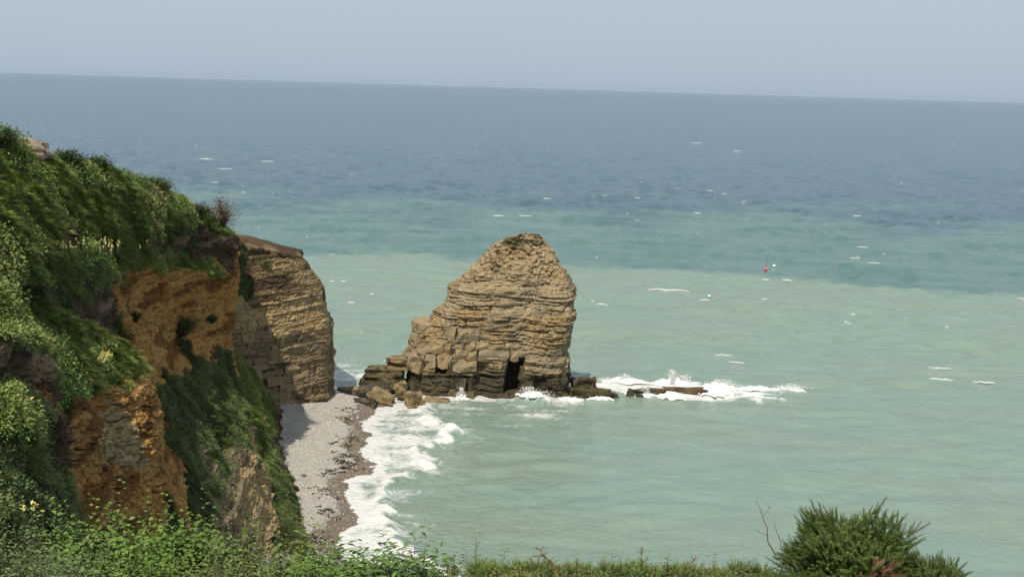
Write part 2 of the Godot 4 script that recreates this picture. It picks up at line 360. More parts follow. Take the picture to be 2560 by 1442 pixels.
func strata(p: Vector3, s: float, thick: float, blen: float, seed_: int) -> float:
	var yy := p.y + 0.35 * na.get_noise_2d(p.x * 2.0, p.z * 2.0)
	var q := yy / thick + 1.5 * nb.get_noise_1d(yy * 9.0 + seed_)
	var k := int(floorf(q))
	var f := q - k
	var off := hash1(k + seed_) * 0.55
	var stretch := 0.6 + 0.9 * hash1(k + seed_ + 31)
	var sq := s / (blen * stretch) + hash1(k + 7) * 9.0 + 0.25 * na.get_noise_2d(s * 6.0, yy * 6.0)
	var ci := int(floorf(sq))
	var fs := sq - ci
	off += hash1(k * 57 + ci * 13 + seed_) * 0.5
	var g := minf(f, 1.0 - f) * thick
	var gs := minf(fs, 1.0 - fs) * blen * stretch
	var open := 0.35 + 0.9 * na.get_noise_3d(p.x * 11.0, k * 37.0, p.z * 11.0)
	off -= 0.6 * maxf(open, 0.0) * exp(-g * g / 0.004)
	off -= 0.45 * maxf(0.5 + na.get_noise_2d(k * 13.0, ci * 29.0), 0.0) * exp(-gs * gs / 0.006)
	return off


func rock_color(kind: int, p: Vector3) -> Color:
	var a := 0.5 + 0.5 * nb.get_noise_3d(p.x * 4.0, p.y * 9.0, p.z * 4.0)
	var b := 0.5 + 0.5 * na.get_noise_3d(p.x * 3.0 + 50.0, p.y * 14.0, p.z * 3.0)
	var s := 0.5 + 0.5 * nb.get_noise_3d(p.x * 30.0, p.y * 42.0, p.z * 30.0)
	var c: Color
	match kind:
		2:   # ochre rock
			c = Color(0.56, 0.265, 0.062).lerp(Color(0.64, 0.41, 0.165), a)
			c = c.lerp(Color(0.21, 0.095, 0.035), smooth(0.52, 0.75, b) * 0.8)
		3:   # pale limestone; also paints the sunlit patch on the spur
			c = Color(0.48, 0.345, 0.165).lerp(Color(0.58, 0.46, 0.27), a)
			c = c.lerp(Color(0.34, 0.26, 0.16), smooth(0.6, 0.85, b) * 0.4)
		4:   # dark soil
			c = Color(0.07, 0.048, 0.032).lerp(Color(0.20, 0.14, 0.09), a)
			c = c.lerp(Color(0.32, 0.235, 0.15), smooth(0.55, 0.8, b))
		5:   # crumbling brown top of the headland
			c = Color(0.36, 0.255, 0.14).lerp(Color(0.47, 0.36, 0.22), a)
			c = c.lerp(Color(0.16, 0.11, 0.07), smooth(0.58, 0.8, b))
		6:   # grey-brown blocks
			c = Color(0.26, 0.20, 0.125).lerp(Color(0.42, 0.335, 0.215), a)
			c = c.lerp(Color(0.12, 0.095, 0.07), smooth(0.6, 0.85, b))
		0:
			c = Color(0.085, 0.130, 0.030).lerp(Color(0.125, 0.145, 0.050), a)
		_:
			c = Color(0.045, 0.068, 0.024).lerp(Color(0.080, 0.088, 0.038), a)
	if kind >= 2:
		c = c * (0.72 + 0.56 * s)
		c.a = 1.0
	return c


# returns {"mesh", "points", "kinds", "nu", "nv"}
func net_surface(net: Dictionary, nu: int, nv: int, along: Vector3, seed_: int, thick: float, blen: float, amp: float = 1.0, bed: float = 1.0) -> Dictionary:
	var cols: int = net.columns
	var rows: int = net.rows
	var raw: Array = net.points
	var kinds: Array = net.kinds
	var ctrl := PackedVector3Array()
	for k in cols * rows:
		ctrl.append(Vector3(raw[3 * k], raw[3 * k + 1], raw[3 * k + 2]))
	# along the columns first
	var mid := PackedVector3Array()
	mid.resize(cols * nv)
	for j in nv:
		var fv := float(j) / (nv - 1) * (rows - 1)
		var r := mini(int(fv), rows - 2)
		var t := fv - r
		for c in cols:
			mid[j * cols + c] = catmull(ctrl[maxi(r - 1, 0) * cols + c], ctrl[r * cols + c], ctrl[(r + 1) * cols + c], ctrl[mini(r + 2, rows - 1) * cols + c], t)
	var base := PackedVector3Array()
	base.resize(nu * nv)
	for j in nv:
		for i in nu:
			var fu := float(i) / (nu - 1) * (cols - 1)
			var c := mini(int(fu), cols - 2)
			base[j * nu + i] = catmull(mid[j * cols + maxi(c - 1, 0)], mid[j * cols + c], mid[j * cols + c + 1], mid[j * cols + mini(c + 2, cols - 1)], fu - c)
	var normals := grid_normals(base, nu, nv)
	var kind := PackedByteArray()
	kind.resize(nu * nv)
	var colors := PackedColorArray()
	colors.resize(nu * nv)
	var pts := PackedVector3Array()
	pts.resize(nu * nv)
	for j in nv:
		var fv := float(j) / (nv - 1) * (rows - 1)
		for i in nu:
			var at := j * nu + i
			var p := base[at]
			var fu := float(i) / (nu - 1) * (cols - 1)
			# what lies here: the kinds of the four nearest points, their borders roughened
			var wx := fu + 0.55 * na.get_noise_3d(p.x * 5.0, p.y * 5.0, p.z * 5.0) + 0.25 * nb.get_noise_3d(p.x * 14.0, p.y * 14.0, p.z * 14.0)
			var wy := fv + 0.75 * na.get_noise_3d(p.x * 5.0 + 90.0, p.y * 5.0, p.z * 5.0) + 0.3 * nb.get_noise_3d(p.x * 14.0 + 70.0, p.y * 14.0, p.z * 14.0)
			var kc := clampi(roundi(wx), 0, cols - 1)
			var kr := clampi(roundi(wy), 0, rows - 1)
			var kd := int(kinds[kr * cols + kc])
			kind[at] = kd
			var nrm := normals[at]
			var d := 0.0
			if kd >= 2:
				var flat := Vector3(nrm.x, nrm.y * 0.3, nrm.z)
				var rough := nb.get_noise_3d(p.x * 9.0, p.y * 9.0, p.z * 9.0)
				if kd == 4:
					d = 0.35 * na.get_noise_3d(p.x * 12.0, p.y * 12.0, p.z * 12.0) + 0.30 * rough
				else:
					d = (strata(p, p.dot(along), thick, blen, seed_) - 0.2) * (0.45 if kd != 5 else 0.3) * bed + 0.22 * rough + 0.5 * na.get_noise_3d(p.x * 3.0, p.y * 2.0, p.z * 3.0)
				d += 0.22 * nb.get_noise_3d(p.x * 26.0, p.y * 38.0, p.z * 26.0) + 0.10 * na.get_noise_3d(p.x * 90.0, p.y * 110.0, p.z * 90.0)
				d -= 0.30 * smooth(0.26, 0.04, absf(nc.get_noise_3d(p.x * 6.0, p.y * 16.0, p.z * 6.0)) * 4.0)
				pts[at] = p + flat * d * amp
			else:
				d = 0.45 * na.get_noise_3d(p.x * 7.0, p.y * 7.0, p.z * 7.0) + 0.2 * nb.get_noise_3d(p.x * 12.0, p.y * 12.0, p.z * 12.0)
				pts[at] = p + nrm * d
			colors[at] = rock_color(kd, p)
	return {"mesh": grid_mesh(pts, nu, nv, colors), "points": pts, "kinds": kind, "normals": normals, "nu": nu, "nv": nv}


func grid_normals(p: PackedVector3Array, nu: int, nv: int) -> PackedVector3Array:
	var n := PackedVector3Array()
	n.resize(nu * nv)
	for j in nv:
		var ja := maxi(j - 1, 0) * nu
		var jb := mini(j + 1, nv - 1) * nu
		for i in nu:
			var du := p[j * nu + mini(i + 1, nu - 1)] - p[j * nu + maxi(i - 1, 0)]
			var dv := p[jb + i] - p[ja + i]
			n[j * nu + i] = dv.cross(du).normalized()
	return n


func grid_mesh(p: PackedVector3Array, nu: int, nv: int, colors: PackedColorArray) -> ArrayMesh:
	var idx := PackedInt32Array()
	idx.resize((nu - 1) * (nv - 1) * 6)
	var w := 0
	for j in nv - 1:
		for i in nu - 1:
			var a := j * nu + i
			idx[w] = a; idx[w + 1] = a + 1; idx[w + 2] = a + nu
			idx[w + 3] = a + 1; idx[w + 4] = a + nu + 1; idx[w + 5] = a + nu
			w += 6
	var arr := []
	arr.resize(Mesh.ARRAY_MAX)
	arr[Mesh.ARRAY_VERTEX] = p
	arr[Mesh.ARRAY_NORMAL] = grid_normals(p, nu, nv)
	arr[Mesh.ARRAY_COLOR] = colors
	arr[Mesh.ARRAY_INDEX] = idx
	var m := ArrayMesh.new()
	m.add_surface_from_arrays(Mesh.PRIMITIVE_TRIANGLES, arr)
	return m


# ------------------------------------------------------------------ sea and shore
const WATERLINE := [[-145.0, -24.0], [-131.0, -17.5], [-126.5, -13.0], [-124.8, -12.2], [-122.9, -13.6], [-116.3, -14.6], [-113.0, -12.9], [-107.7, -13.2], [-104.3, -12.0], [-101.4, -11.8], [-99.1, -13.8], [-96.1, -12.9], [-92.3, -11.6], [-89.2, -11.5], [-87.0, -12.5], [-84.8, -12.4], [-82.0, -11.2], [-79.4, -8.0], [-74.0, -4.0], [-60.0, 0.0]]
const SURF_WIDTH := [[-131.0, 1.0], [-126.0, 4.0], [-119.0, 7.0], [-115.0, 9.5], [-110.0, 6.0], [-105.4, 5.8], [-101.0, 4.0], [-98.5, 4.7], [-95.3, 2.6], [-90.3, 2.7], [-86.6, 4.8], [-82.9, 6.0], [-78.0, 5.0]]


func shore(x: float, z: float) -> float:
	# metres seaward of the waterline
	return x - table(WATERLINE, z) - 0.35 * nb.get_noise_2d(z * 20.0, 3.0)


func beach_height(x: float, z: float) -> float:
	var d := -shore(x, z)
	var h := 0.13 * d
	if d > 0.0:
		h = 0.17 * minf(d, 6.0) + 0.16 * clampf(d - 6.0, 0.0, 9.0) + 0.02 * maxf(d - 15.0, 0.0)
		h += 0.14 * exp(-pow((d - 2.6 - nb.get_noise_1d(z * 5.0)) / 0.7, 2.0))
		h += 0.10 * na.get_noise_2d(x * 8.0, z * 5.0)
	h -= 3.0 * smooth(-124.5, -133.0, z)
	return h


func lace(x: float, z: float) -> float:
	# threads and holes of foam, 0 to 1
	var wx := x + 1.2 * na.get_noise_2d(x * 8.0, z * 8.0)
	var wz := z + 1.2 * na.get_noise_2d(x * 8.0 + 40.0, z * 8.0)
	var r := absf(nc.get_noise_2d(wx * 7.0, wz * 15.0)) * 1.7
	var f := 0.5 + 0.5 * nb.get_noise_2d(wx * 10.0, wz * 34.0)
	var g := 0.5 + 0.5 * nb.get_noise_2d(x * 24.0 + 60.0, z * 55.0)
	return clampf(0.5 * r + 0.40 * f + 0.30 * g, 0.0, 1.2)


func foam_density(x: float, z: float) -> float:
	var d := 0.0
	var s := shore(x, z)
	if z > -132.0 and s < 16.0 and z < -76.0:
		var w := table(SURF_WIDTH, z)
		var edge := w + 1.1 * na.get_noise_2d(x * 5.0, z * 9.0)
		d = 1.25 * smooth(edge + 0.5, edge - 0.9, s)
		# thinner sheet between the breaker and the swash edge
		d -= 0.62 * smooth(0.3, 1.6, s) * smooth(edge - 0.6, edge - 2.0, s) * (0.6 + 0.8 * na.get_noise_2d(x * 3.0, z * 7.0))
		d = maxf(d, 0.55 * smooth(w + 6.0, w, s) * (0.55 + 0.7 * na.get_noise_2d(x * 4.0 + 9.0, z * 10.0)))
	# wash along the foot of the stack
	var front := 128.3 + z
	if absf(x + 2.0) < 13.0 and z > -131.0:
		d = maxf(d, (1.15 + 0.4 * na.get_noise_2d(x * 9.0, 4.0)) * smooth(2.4, 0.2, front) * smooth(11.0, 8.5, absf(x + 1.5)))
		d = maxf(d, 0.62 * smooth(13.0, 5.0, front) * smooth(9.5, 6.0, absf(x + 0.5)) * (0.5 + 0.85 * na.get_noise_2d(x * 3.0 + 20.0, z * 11.0)))
		d = maxf(d, 0.8 * smooth(11.5, 9.0, front) * smooth(8.0, 10.5, front) * smooth(9.0, 3.0, absf(x + 1.0)) * (0.6 + 0.7 * na.get_noise_2d(x * 4.0, 77.0)))
	# white water over the reef
	var ex := (x - 19.5) / 12.0
	var ez := (z + 135.0 - 0.10 * (x - 19.0)) / (3.7 if z < -135.0 else 4.4)
	var e := ex * ex + ez * ez + 0.5 * na.get_noise_2d(x * 5.0, z * 12.0)
	d = maxf(d, 1.5 * smooth(1.1, 0.35, e))
	var tx := smooth(24.0, 28.0, x) * smooth(37.0, 30.0, x)
	d = maxf(d, 0.95 * tx * exp(-pow((z + 136.2 - 0.9 * na.get_noise_2d(x * 4.0, 5.0)) / 1.3, 2.0)))
	# the channel behind the beach, between headland and stack
	d = maxf(d, 0.85 * smooth(-12.0, -15.0, x) * smooth(-130.0, -133.0, z) * smooth(-152.0, -136.0, z) * (0.75 + 0.7 * na.get_noise_2d(x * 4.0, z * 8.0)))
	return d


const WAVES := [[17.0, 0.13, 0.12], [11.0, 0.11, -0.22], [7.3, 0.12, 0.38], [5.1, 0.13, -0.05], [3.6, 0.095, 0.55], [2.5, 0.060, -0.45], [1.7, 0.034, 0.2]]


func build_sea() -> void:
	var zs := PackedFloat32Array()
	var z := 74.0
	while z < 26000.0:
		zs.append(z)
		z += z * z / 40800.0 * 1.05
	zs.append(27000.0)
	var nv := zs.size()
	var nu := 900
	var pts := PackedVector3Array()
	var cols := PackedColorArray()
	pts.resize(nu * nv)
	cols.resize(nu * nv)
	var dirs := []
	for w in WAVES:
		var k: float = TAU / w[0]
		dirs.append(Vector3(sin(w[2]) * k, cos(w[2]) * k, w[1]))
	var near_green := Color(0.165, 0.240, 0.205)
	var olive := Color(0.176, 0.238, 0.194)
	var teal := Color(0.072, 0.148, 0.148)
	var blue := Color(0.034, 0.086, 0.122)
	var deep := Color(0.016, 0.064, 0.116)
	for jj in nv:
		var j := nv - 1 - jj          # far rows first
		var zz := -zs[j]
		var dist := zs[j]
		var cell := dist * dist / 40800.0
		for i in nu:
			var x := (float(i) / (nu - 1) - 0.5) * 1.06 * dist
			var calm := 1.0
			var foam := 0.0
			if dist < 160.0:
				var s := shore(x, zz)
				calm = (0.25 + 0.75 * smooth(0.0, 14.0, s)) * (0.38 + 0.62 * smooth(125.0, 165.0, dist))
				foam = foam_density(x, zz)
			var h := 0.0
			var gx := x + 2.5 * na.get_noise_2d(x * 1.5, zz * 1.5)
			var group := 0.75 + 0.7 * na.get_noise_2d(x * 0.6 + 300.0, zz * 0.9)
			for q in 7:
				var dv: Vector3 = dirs[q]
				var lam: float = WAVES[q][0]
				if lam < 0.9 * cell:
					continue
				var ph := gx * dv.x + zz * dv.y + q * 1.7 + 3.5 * na.get_noise_2d(x * 1.3 + q * 57.0, zz * 1.3)
				var sv := sin(ph)
				h += dv.z * (sv + 0.3 * sv * absf(sv)) * (1.0 if lam > 2.0 * cell else (lam / cell - 0.9) / 1.1)
			h *= calm * group * (1.0 + 0.35 * smooth(220.0, 400.0, dist))
			var foam_cover := 0.0  # share of the water surface whitened by foam
			if foam > 0.01:
				foam_cover = smooth(-0.28, 0.62, foam - lace(x, zz))
				h += 0.05 * foam_cover
			if dist < 132.0:
				# the breaker along the edge of the surf and the swell that runs in behind it
				var s2 := shore(x, zz) - table(SURF_WIDTH, zz) - 0.6 * na.get_noise_2d(3.0, zz * 8.0)
				h += 0.42 * exp(-pow((s2 + 0.7) / (1.1 if s2 < -0.7 else 0.65), 2.0)) * smooth(-128.0, -120.0, zz)
				var hump := zz + 114.6 + 0.10 * (x + 4.0)
				h += 0.55 * exp(-pow(hump / 1.5, 2.0)) * exp(-pow((x + 5.0) / 3.4, 2.0))
				h += 0.95 * exp(-pow((zz + 127.6) / 1.1, 2.0)) * exp(-pow((x - 2.6) / 2.2, 2.0))
			# water colour: green near the coast, its outer edge an irregular line; blue farther out
			var n1 := na.get_noise_2d(x * 0.35, zz * 0.35)
			var n2 := nb.get_noise_2d(x * 0.5 + 70.0, zz * 1.6)
			var edge1 := zz + 226.0 - 0.20 * x + 18.0 * n1 + 6.0 * nb.get_noise_2d(x * 3.0, zz * 3.0)
			var edge2 := zz + 330.0 + 45.0 * n1 + 30.0 * n2
			var edge3 := zz + 620.0 + 160.0 * n1 + 80.0 * n2
			var c := near_green.lerp(olive, smooth(-0.6, 0.7, n2))
			c = c.lerp(teal.lerp(near_green, 0.25 * smooth(-0.2, 0.5, n2)), smooth(6.0, -10.0, edge1 + 5.0 * n2))
			c = c.lerp(blue, smooth(40.0, -55.0, edge2))
			c = c.lerp(deep, smooth(250.0, -300.0, edge3))
			c = c * (1.0 + 0.10 * nb.get_noise_2d(x * 2.0, zz * 6.0))
			if foam_cover > 0.0:
				c = c.lerp(Color(0.62, 0.63, 0.63), foam_cover)
			c.a = 1.0
			pts[jj * nu + i] = Vector3(x, h, zz)
			cols[jj * nu + i] = c
	setting("sea", grid_mesh(pts, nu, nv, cols), mats.sea)


func build_beach() -> void:
	var nu := 300
	var nv := 420
	var pts := PackedVector3Array()
	var cols := PackedColorArray()
	pts.resize(nu * nv)
	cols.resize(nu * nv)
	for j in nv:
		var z := lerpf(-137.0, -70.0, float(j) / (nv - 1))
		var xw := table(WATERLINE, z)
		for i in nu:
			var x := xw + lerpf(-30.0, 5.0, float(i) / (nu - 1))
			var d := -shore(x, z)
			pts[j * nu + i] = Vector3(x, beach_height(x, z), z)
			var a := 0.5 + 0.5 * nb.get_noise_2d(x * 6.0, z * 6.0)
			var c := Color(0.40, 0.37, 0.33).lerp(Color(0.47, 0.445, 0.41), a)
			c = c.lerp(Color(0.44, 0.425, 0.40), smooth(0.45, 0.75, 0.5 + 0.5 * na.get_noise_2d(x * 4.0, z * 2.5)))
			# shingle still wet from the last waves
			var wet := smooth(2.3, 1.9, d + 0.9 * na.get_noise_2d(z * 6.0, 8.0) + 0.4 * nb.get_noise_2d(x * 30.0, z * 30.0))
			c = c.lerp(Color(0.185, 0.14, 0.105).lerp(Color(0.26, 0.205, 0.16), a), wet)
			c.a = 1.0
			cols[j * nu + i] = c
	setting("beach", grid_mesh(pts, nu, nv, cols), mats.shingle)
	# loose stones over it
	rng.seed = 5
	var stone := stone_mesh(3, 0.35)
	var xf := []
	var cl := []
	for k in 26000:
		var z := rng.randf_range(-127.0, -80.0)
		var x := table(WATERLINE, z) - pow(rng.randf(), 0.8) * 16.0 + 0.8
		var d := -shore(x, z)
		if d < -0.4:
			continue
		var r := rng.randf_range(0.03, 0.06)
		if rng.randf() < 0.02:
			r *= 1.8
		var b := Basis(Vector3(rng.randf_range(-1, 1), 1, rng.randf_range(-1, 1)).normalized(), rng.randf() * TAU).scaled(Vector3(r * 1.3, r * 0.7, r))
		xf.append(Transform3D(b, Vector3(x, beach_height(x, z) + r * 0.2, z)))
		var v := rng.randf_range(0.28, 0.50)
		if rng.randf() < 0.03:
			v = 0.55
		var c := Color(v, v * rng.randf_range(0.92, 0.98), v * rng.randf_range(0.82, 0.93))
		if d < 2.0 and rng.randf() < 0.82:
			c = c * 0.42
		c.a = 1.0
		cl.append(c)
	scatter("shingle_stones", stone, mats.pebble, xf, cl, "grey and brown pebbles covering the cove's shingle beach", "pebbles")
	# strand line of cast-up weed
	xf = []
	cl = []
	var tuft := weed_mesh()
	for k in 600:
		var z := rng.randf_range(-121.0, -82.5)
		var off := 2.5 + 0.8 * na.get_noise_2d(z * 6.0, 8.0) + rng.randfn(0.0, 0.55)
		var thick := smooth(-0.25, 0.25, nb.get_noise_1d(z * 7.0)) * (0.5 if z < -104.0 else 1.0)
		if rng.randf() > thick:
			continue
		var x := table(WATERLINE, z) - off
		var sc := rng.randf_range(0.5, 1.2)
		xf.append(Transform3D(Basis(Vector3.UP, rng.randf() * TAU).scaled(Vector3.ONE * sc), Vector3(x, beach_height(x, z) + 0.02, z)))
		cl.append(Color(1, 1, 1))
	scatter("seaweed", tuft, mats.weed, xf, cl, "dark seaweed cast up in a line along the shingle", "seaweed")


func stone_mesh(seed_: int, rough: float) -> ArrayMesh:
	# a lumpy stone of 80 faces
	var s := SphereMesh.new()
	s.radius = 1.0
	s.height = 2.0
	s.radial_segments = 8
	s.rings = 4
	var a := s.get_mesh_arrays()
	var v: PackedVector3Array = a[Mesh.ARRAY_VERTEX]
	var b := Buf.new()
	for k in v.size():
		var p := v[k]
		var f := 1.0 + rough * na.get_noise_3d(p.x * 14.0 + seed_ * 31.0, p.y * 14.0, p.z * 14.0)
		b.v.append(p * f)
		b.n.append(p.normalized())
	b.i = a[Mesh.ARRAY_INDEX]
	return b.mesh()


func weed_mesh() -> ArrayMesh:
	var b := Buf.new()
	var r := RandomNumberGenerator.new()
	r.seed = 8
	for k in 14:
		var an := r.randf() * TAU
		var p := Vector3(r.randfn(0, 0.1), 0.0, r.randfn(0, 0.1))
		var dir := Vector3(cos(an), 0.25, sin(an)).normalized()
		b.blade(p, dir, Vector3(0.3 * sin(an), -0.35, 0.3 * cos(an)), r.randf_range(0.15, 0.35), 0.07, Color.WHITE)
	return b.mesh()


# one lump of broken water: a ridge with a ragged crest
func foam_ridge(b: Buf, at: Vector3, turn: float, l: float, w: float, h: float, r: RandomNumberGenerator) -> void:
	var n := maxi(6, int(l / maxf(w * 0.35, 0.15)))
	n = mini(n, 40)
	var ax := Vector3(cos(turn), 0, -sin(turn))
	var az := Vector3(sin(turn), 0, cos(turn))
	var k := b.v.size()
	var wob := r.randf() * 50.0
	for q in n + 1:
		var t := float(q) / n
		var env := sin(PI * clampf(t, 0.02, 0.98)) * r.randf_range(0.55, 1.15)
		var c := at + ax * (t - 0.5) * l + az * (na.get_noise_1d(wob + t * 60.0) * w * 1.2)
		b.v.append(c + az * w * 0.5 * env - Vector3(0, 0.12, 0))
		b.v.append(c + az * w * 0.25 * env + Vector3(0, h * 0.6 * env * r.randf_range(0.6, 1.2), 0))
		b.v.append(c + Vector3(0, h * env * r.randf_range(0.7, 1.3), 0))
		b.v.append(c - az * w * 0.5 * env - Vector3(0, 0.12, 0))
		b.n.append(az); b.n.append((az + Vector3.UP).normalized()); b.n.append(Vector3.UP); b.n.append((Vector3.UP - az).normalized())
	for q in n:
		for m in 3:
			var a := k + 4 * q + m
			b.i.append_array(PackedInt32Array([a, a + 1, a + 4, a + 1, a + 5, a + 4]))


func build_foam() -> void:
	var r := RandomNumberGenerator.new()
	r.seed = 77
	var b := Buf.new()
	# x, z, length, width across
	var big := [[27.0, -205.0, 8.6, 1.6], [-130.0, -507.0, 8.0, 3.0], [-98.0, -393.0, 4.0, 2.6], [-4.0, -317.0, 3.8, 2.0], [3.0, -319.0, 4.0, 0.9], [10.0, -371.0, 3.0, 2.0], [57.0, -423.0, 4.2, 1.6], [29.0, -387.0, 2.5, 1.2], [52.0, -340.0, 2.4, 1.4], [33.0, -316.0, 2.2, 1.2], [47.0, -220.0, 1.7, 0.9], [51.0, -220.0, 2.2, 0.8], [14.0, -189.0, 3.4, 0.7], [28.0, -154.0, 2.7, 0.9], [29.0, -150.0, 2.4, 0.35], [55.0, -150.0, 3.2, 0.45], [53.0, -144.0, 3.6, 0.75], [58.0, -143.0, 3.0, 0.6], [51.0, -179.0, 1.6, 0.5], [62.0, -184.0, 1.6, 0.5], [63.0, -167.0, 1.3, 0.4], [32.0, -196.0, 2.2, 0.5], [-25.0, -184.0, 1.2, 0.6], [-29.0, -204.0, 1.3, 0.6], [-31.0, -204.0, 0.9, 0.4], [121.0, -812.0, 9.0, 3.0], [131.0, -717.0, 5.0, 3.0], [73.0, -254.0, 2.6, 0.8], [80.0, -273.0, 3.0, 0.8], [75.0, -247.0, 2.8, 0.6], [89.0, -207.0, 2.0, 0.7], [99.0, -346.0, 3.0, 0.9], [-104.0, -505.0, 6.0, 1.2], [-110.0, -455.0, 7.0, 1.4], [-21.0, -255.0, 2.2, 0.6], [-36.0, -236.0, 1.8, 0.6], [68.0, -420.0, 3.0, 1.0]]
	for w in big:
		foam_ridge(b, Vector3(w[0], 0.12, w[1]), r.randf_range(-0.14, 0.05), w[2] * 0.85, w[3] * 0.6, 0.04 + 0.045 * w[3], r)
	for k in 70:
		var d := 150.0 * exp(r.randf() * 2.3)
		var x := r.randf_range(-0.48, 0.48) * d
		if d < 170.0 and absf(x - 5.0) < 36.0:
			continue
		var l := (0.35 + 1.5 * pow(r.randf(), 3.0)) * (0.7 + d / 700.0)
		foam_ridge(b, Vector3(x, 0.14, -d), r.randf_range(-0.2, 0.12), l, l * r.randf_range(0.10, 0.22), 0.10, r)
	var o := solo("whitecap_foam", b.mesh(), mats.foam, "small white breaking crests scattered over the open sea", "foam", Vector3.ZERO)
	o.material_override = mats.crest
	o.set_meta("kind", "stuff")
	# heaps and spray where swell hits the reef and the foot of the stack
	b = Buf.new()
	var heaps := [[19.5, -137.2, 7.0, 1.6, 0.75], [14.0, -137.6, 6.0, 1.2, 0.5], [24.5, -136.6, 5.0, 1.4, 0.6], [15.2, -131.9, 3.6, 1.2, 0.55], [18.0, -131.2, 5.0, 1.3, 0.4], [23.5, -133.6, 4.0, 1.2, 0.4], [29.0, -136.2, 6.0, 0.8, 0.35], [33.0, -136.2, 4.0, 0.6, 0.3], [2.4, -127.5, 3.6, 1.0, 0.45], [-5.2, -128.0, 1.6, 0.6, 0.5], [6.5, -128.9, 4.0, 0.7, 0.25], [10.0, -129.2, 3.0, 0.7, 0.2]]
	for w in heaps:
		for q in 3:
			foam_ridge(b, Vector3(w[0] + r.randfn(0, 0.3), 0.15 + (0.7 if absf(w[0] - 2.4) < 0.1 else 0.0), w[1] + r.randfn(0, 0.35)), r.randf_range(-0.15, 0.15), w[2] * r.randf_range(0.6, 1.0), w[3] * r.randf_range(0.6, 1.0), w[4] * r.randf_range(0.6, 1.1), r)
	var o2 := solo("surf_foam", b.mesh(), mats.foam, "white heaps of surf around the reef and the foot of the stack", "foam", Vector3.ZERO)
	o2.set_meta("kind", "stuff")
	var xf := []
	var cl := []
	var drop := stone_mesh(4, 0.5)
	var jets := [[19.3, -137.4, 1.9, 0.5, 700], [20.6, -137.2, 1.2, 0.9, 500], [13.8, -137.6, 0.9, 1.0, 450], [2.3, -127.9, 1.7, 1.1, 900], [3.6, -128.2, 1.0, 1.3, 500], [-5.1, -128.2, 1.3, 0.35, 350], [15.4, -131.8, 1.1, 0.7, 500], [25.0, -136.8, 0.8, 1.6, 500], [33.0, -136.3, 0.6, 1.8, 350]]
	for w in jets:
		for q in int(w[4]):
			var up: float = pow(r.randf(), 2.2) * w[2] * 0.75
			var sp: float = w[3] * (1.0 - 0.55 * up / w[2])
			var s := r.randf_range(0.012, 0.045)
			xf.append(Transform3D(Basis().scaled(Vector3(s, s * 1.3, s)), Vector3(w[0] + r.randfn(0, sp * 0.6) - 0.15 * up, 0.3 + up, w[1] + r.randfn(0, 0.3))))
			cl.append(Color(1, 1, 1))
	scatter("spray", drop, mats.foam, xf, cl, "white spray thrown up where waves hit the rocks", "spray")


# ------------------------------------------------------------------ sea stack
const STACK_L := [[-1.5, -11.8], [0.6, -11.75], [2.22, -11.95], [3.13, -12.4], [4.06, -12.2], [4.66, -11.72], [5.67, -11.65], [6.95, -11.45], [7.4, -10.2], [8.21, -9.3], [9.37, -8.2], [10.29, -7.63], [11.2, -7.25], [12.2, -6.7], [13.04, -5.6], [13.88, -4.85], [14.89, -3.85], [15.91, -2.85], [16.75, -1.9], [17.4, -0.9], [17.9, 0.2]]
const STACK_R := [[-1.5, 7.2], [1.09, 7.18], [2.49, 7.3], [3.73, 7.15], [4.31, 6.7], [5.6, 6.65], [6.61, 6.79], [7.76, 7.0], [9.36, 7.0], [10.94, 6.9], [12.43, 6.75], [13.41, 6.27], [14.2, 5.8], [15.25, 5.3], [16.61, 4.7], [17.4, 4.2], [17.9, 3.5]]
const STACK_MIDDLE := -132.6


func stack_point(y: float, an: float) -> Vector3:
	var l := table(STACK_L, y)
	var r := table(STACK_R, y)
	var hd := 4.5 * (1.0 - 0.80 * pow(clampf(y / 17.9, 0.0, 1.0), 2.4))
	if y > 7.3:
		hd -= 0.07 * (y - 7.3)
	hd = maxf(hd, 0.85)
	var cs := cos(an)
	var sn := sin(an)
	var ex := 0.52
	return Vector3((l + r) * 0.5 + (r - l) * 0.5 * signf(cs) * pow(absf(cs), ex), y, STACK_MIDDLE + hd * signf(sn) * pow(absf(sn), ex))


# how far the rock is eaten away on the seaward front
func hollow(x: float, y: float) -> float:
	var d := 0.0
	d = maxf(d, 3.2 * smooth(1.0, 0.55, absf(x - 0.55 - 0.15 * (y - 3.0))) * smooth(4.9, 4.3, y) * smooth(0.2, 0.6, y))
	d = maxf(d, 0.9 * smooth(1.0, 0.5, absf(x + 3.1)) * smooth(4.2, 3.4, y))
	d = maxf(d, 0.6 * smooth(1.2, 0.7, absf(x + 5.6)) * smooth(2.6, 2.1, y))
	d = maxf(d, 1.5 * smooth(0.7, 0.4, absf(x + 7.6)) * smooth(4.2, 3.4, y) * smooth(2.3, 2.7, y))
	d = maxf(d, 0.9 * smooth(1.4, 0.8, absf(x - 3.6)) * smooth(2.8, 2.4, y))
	return d


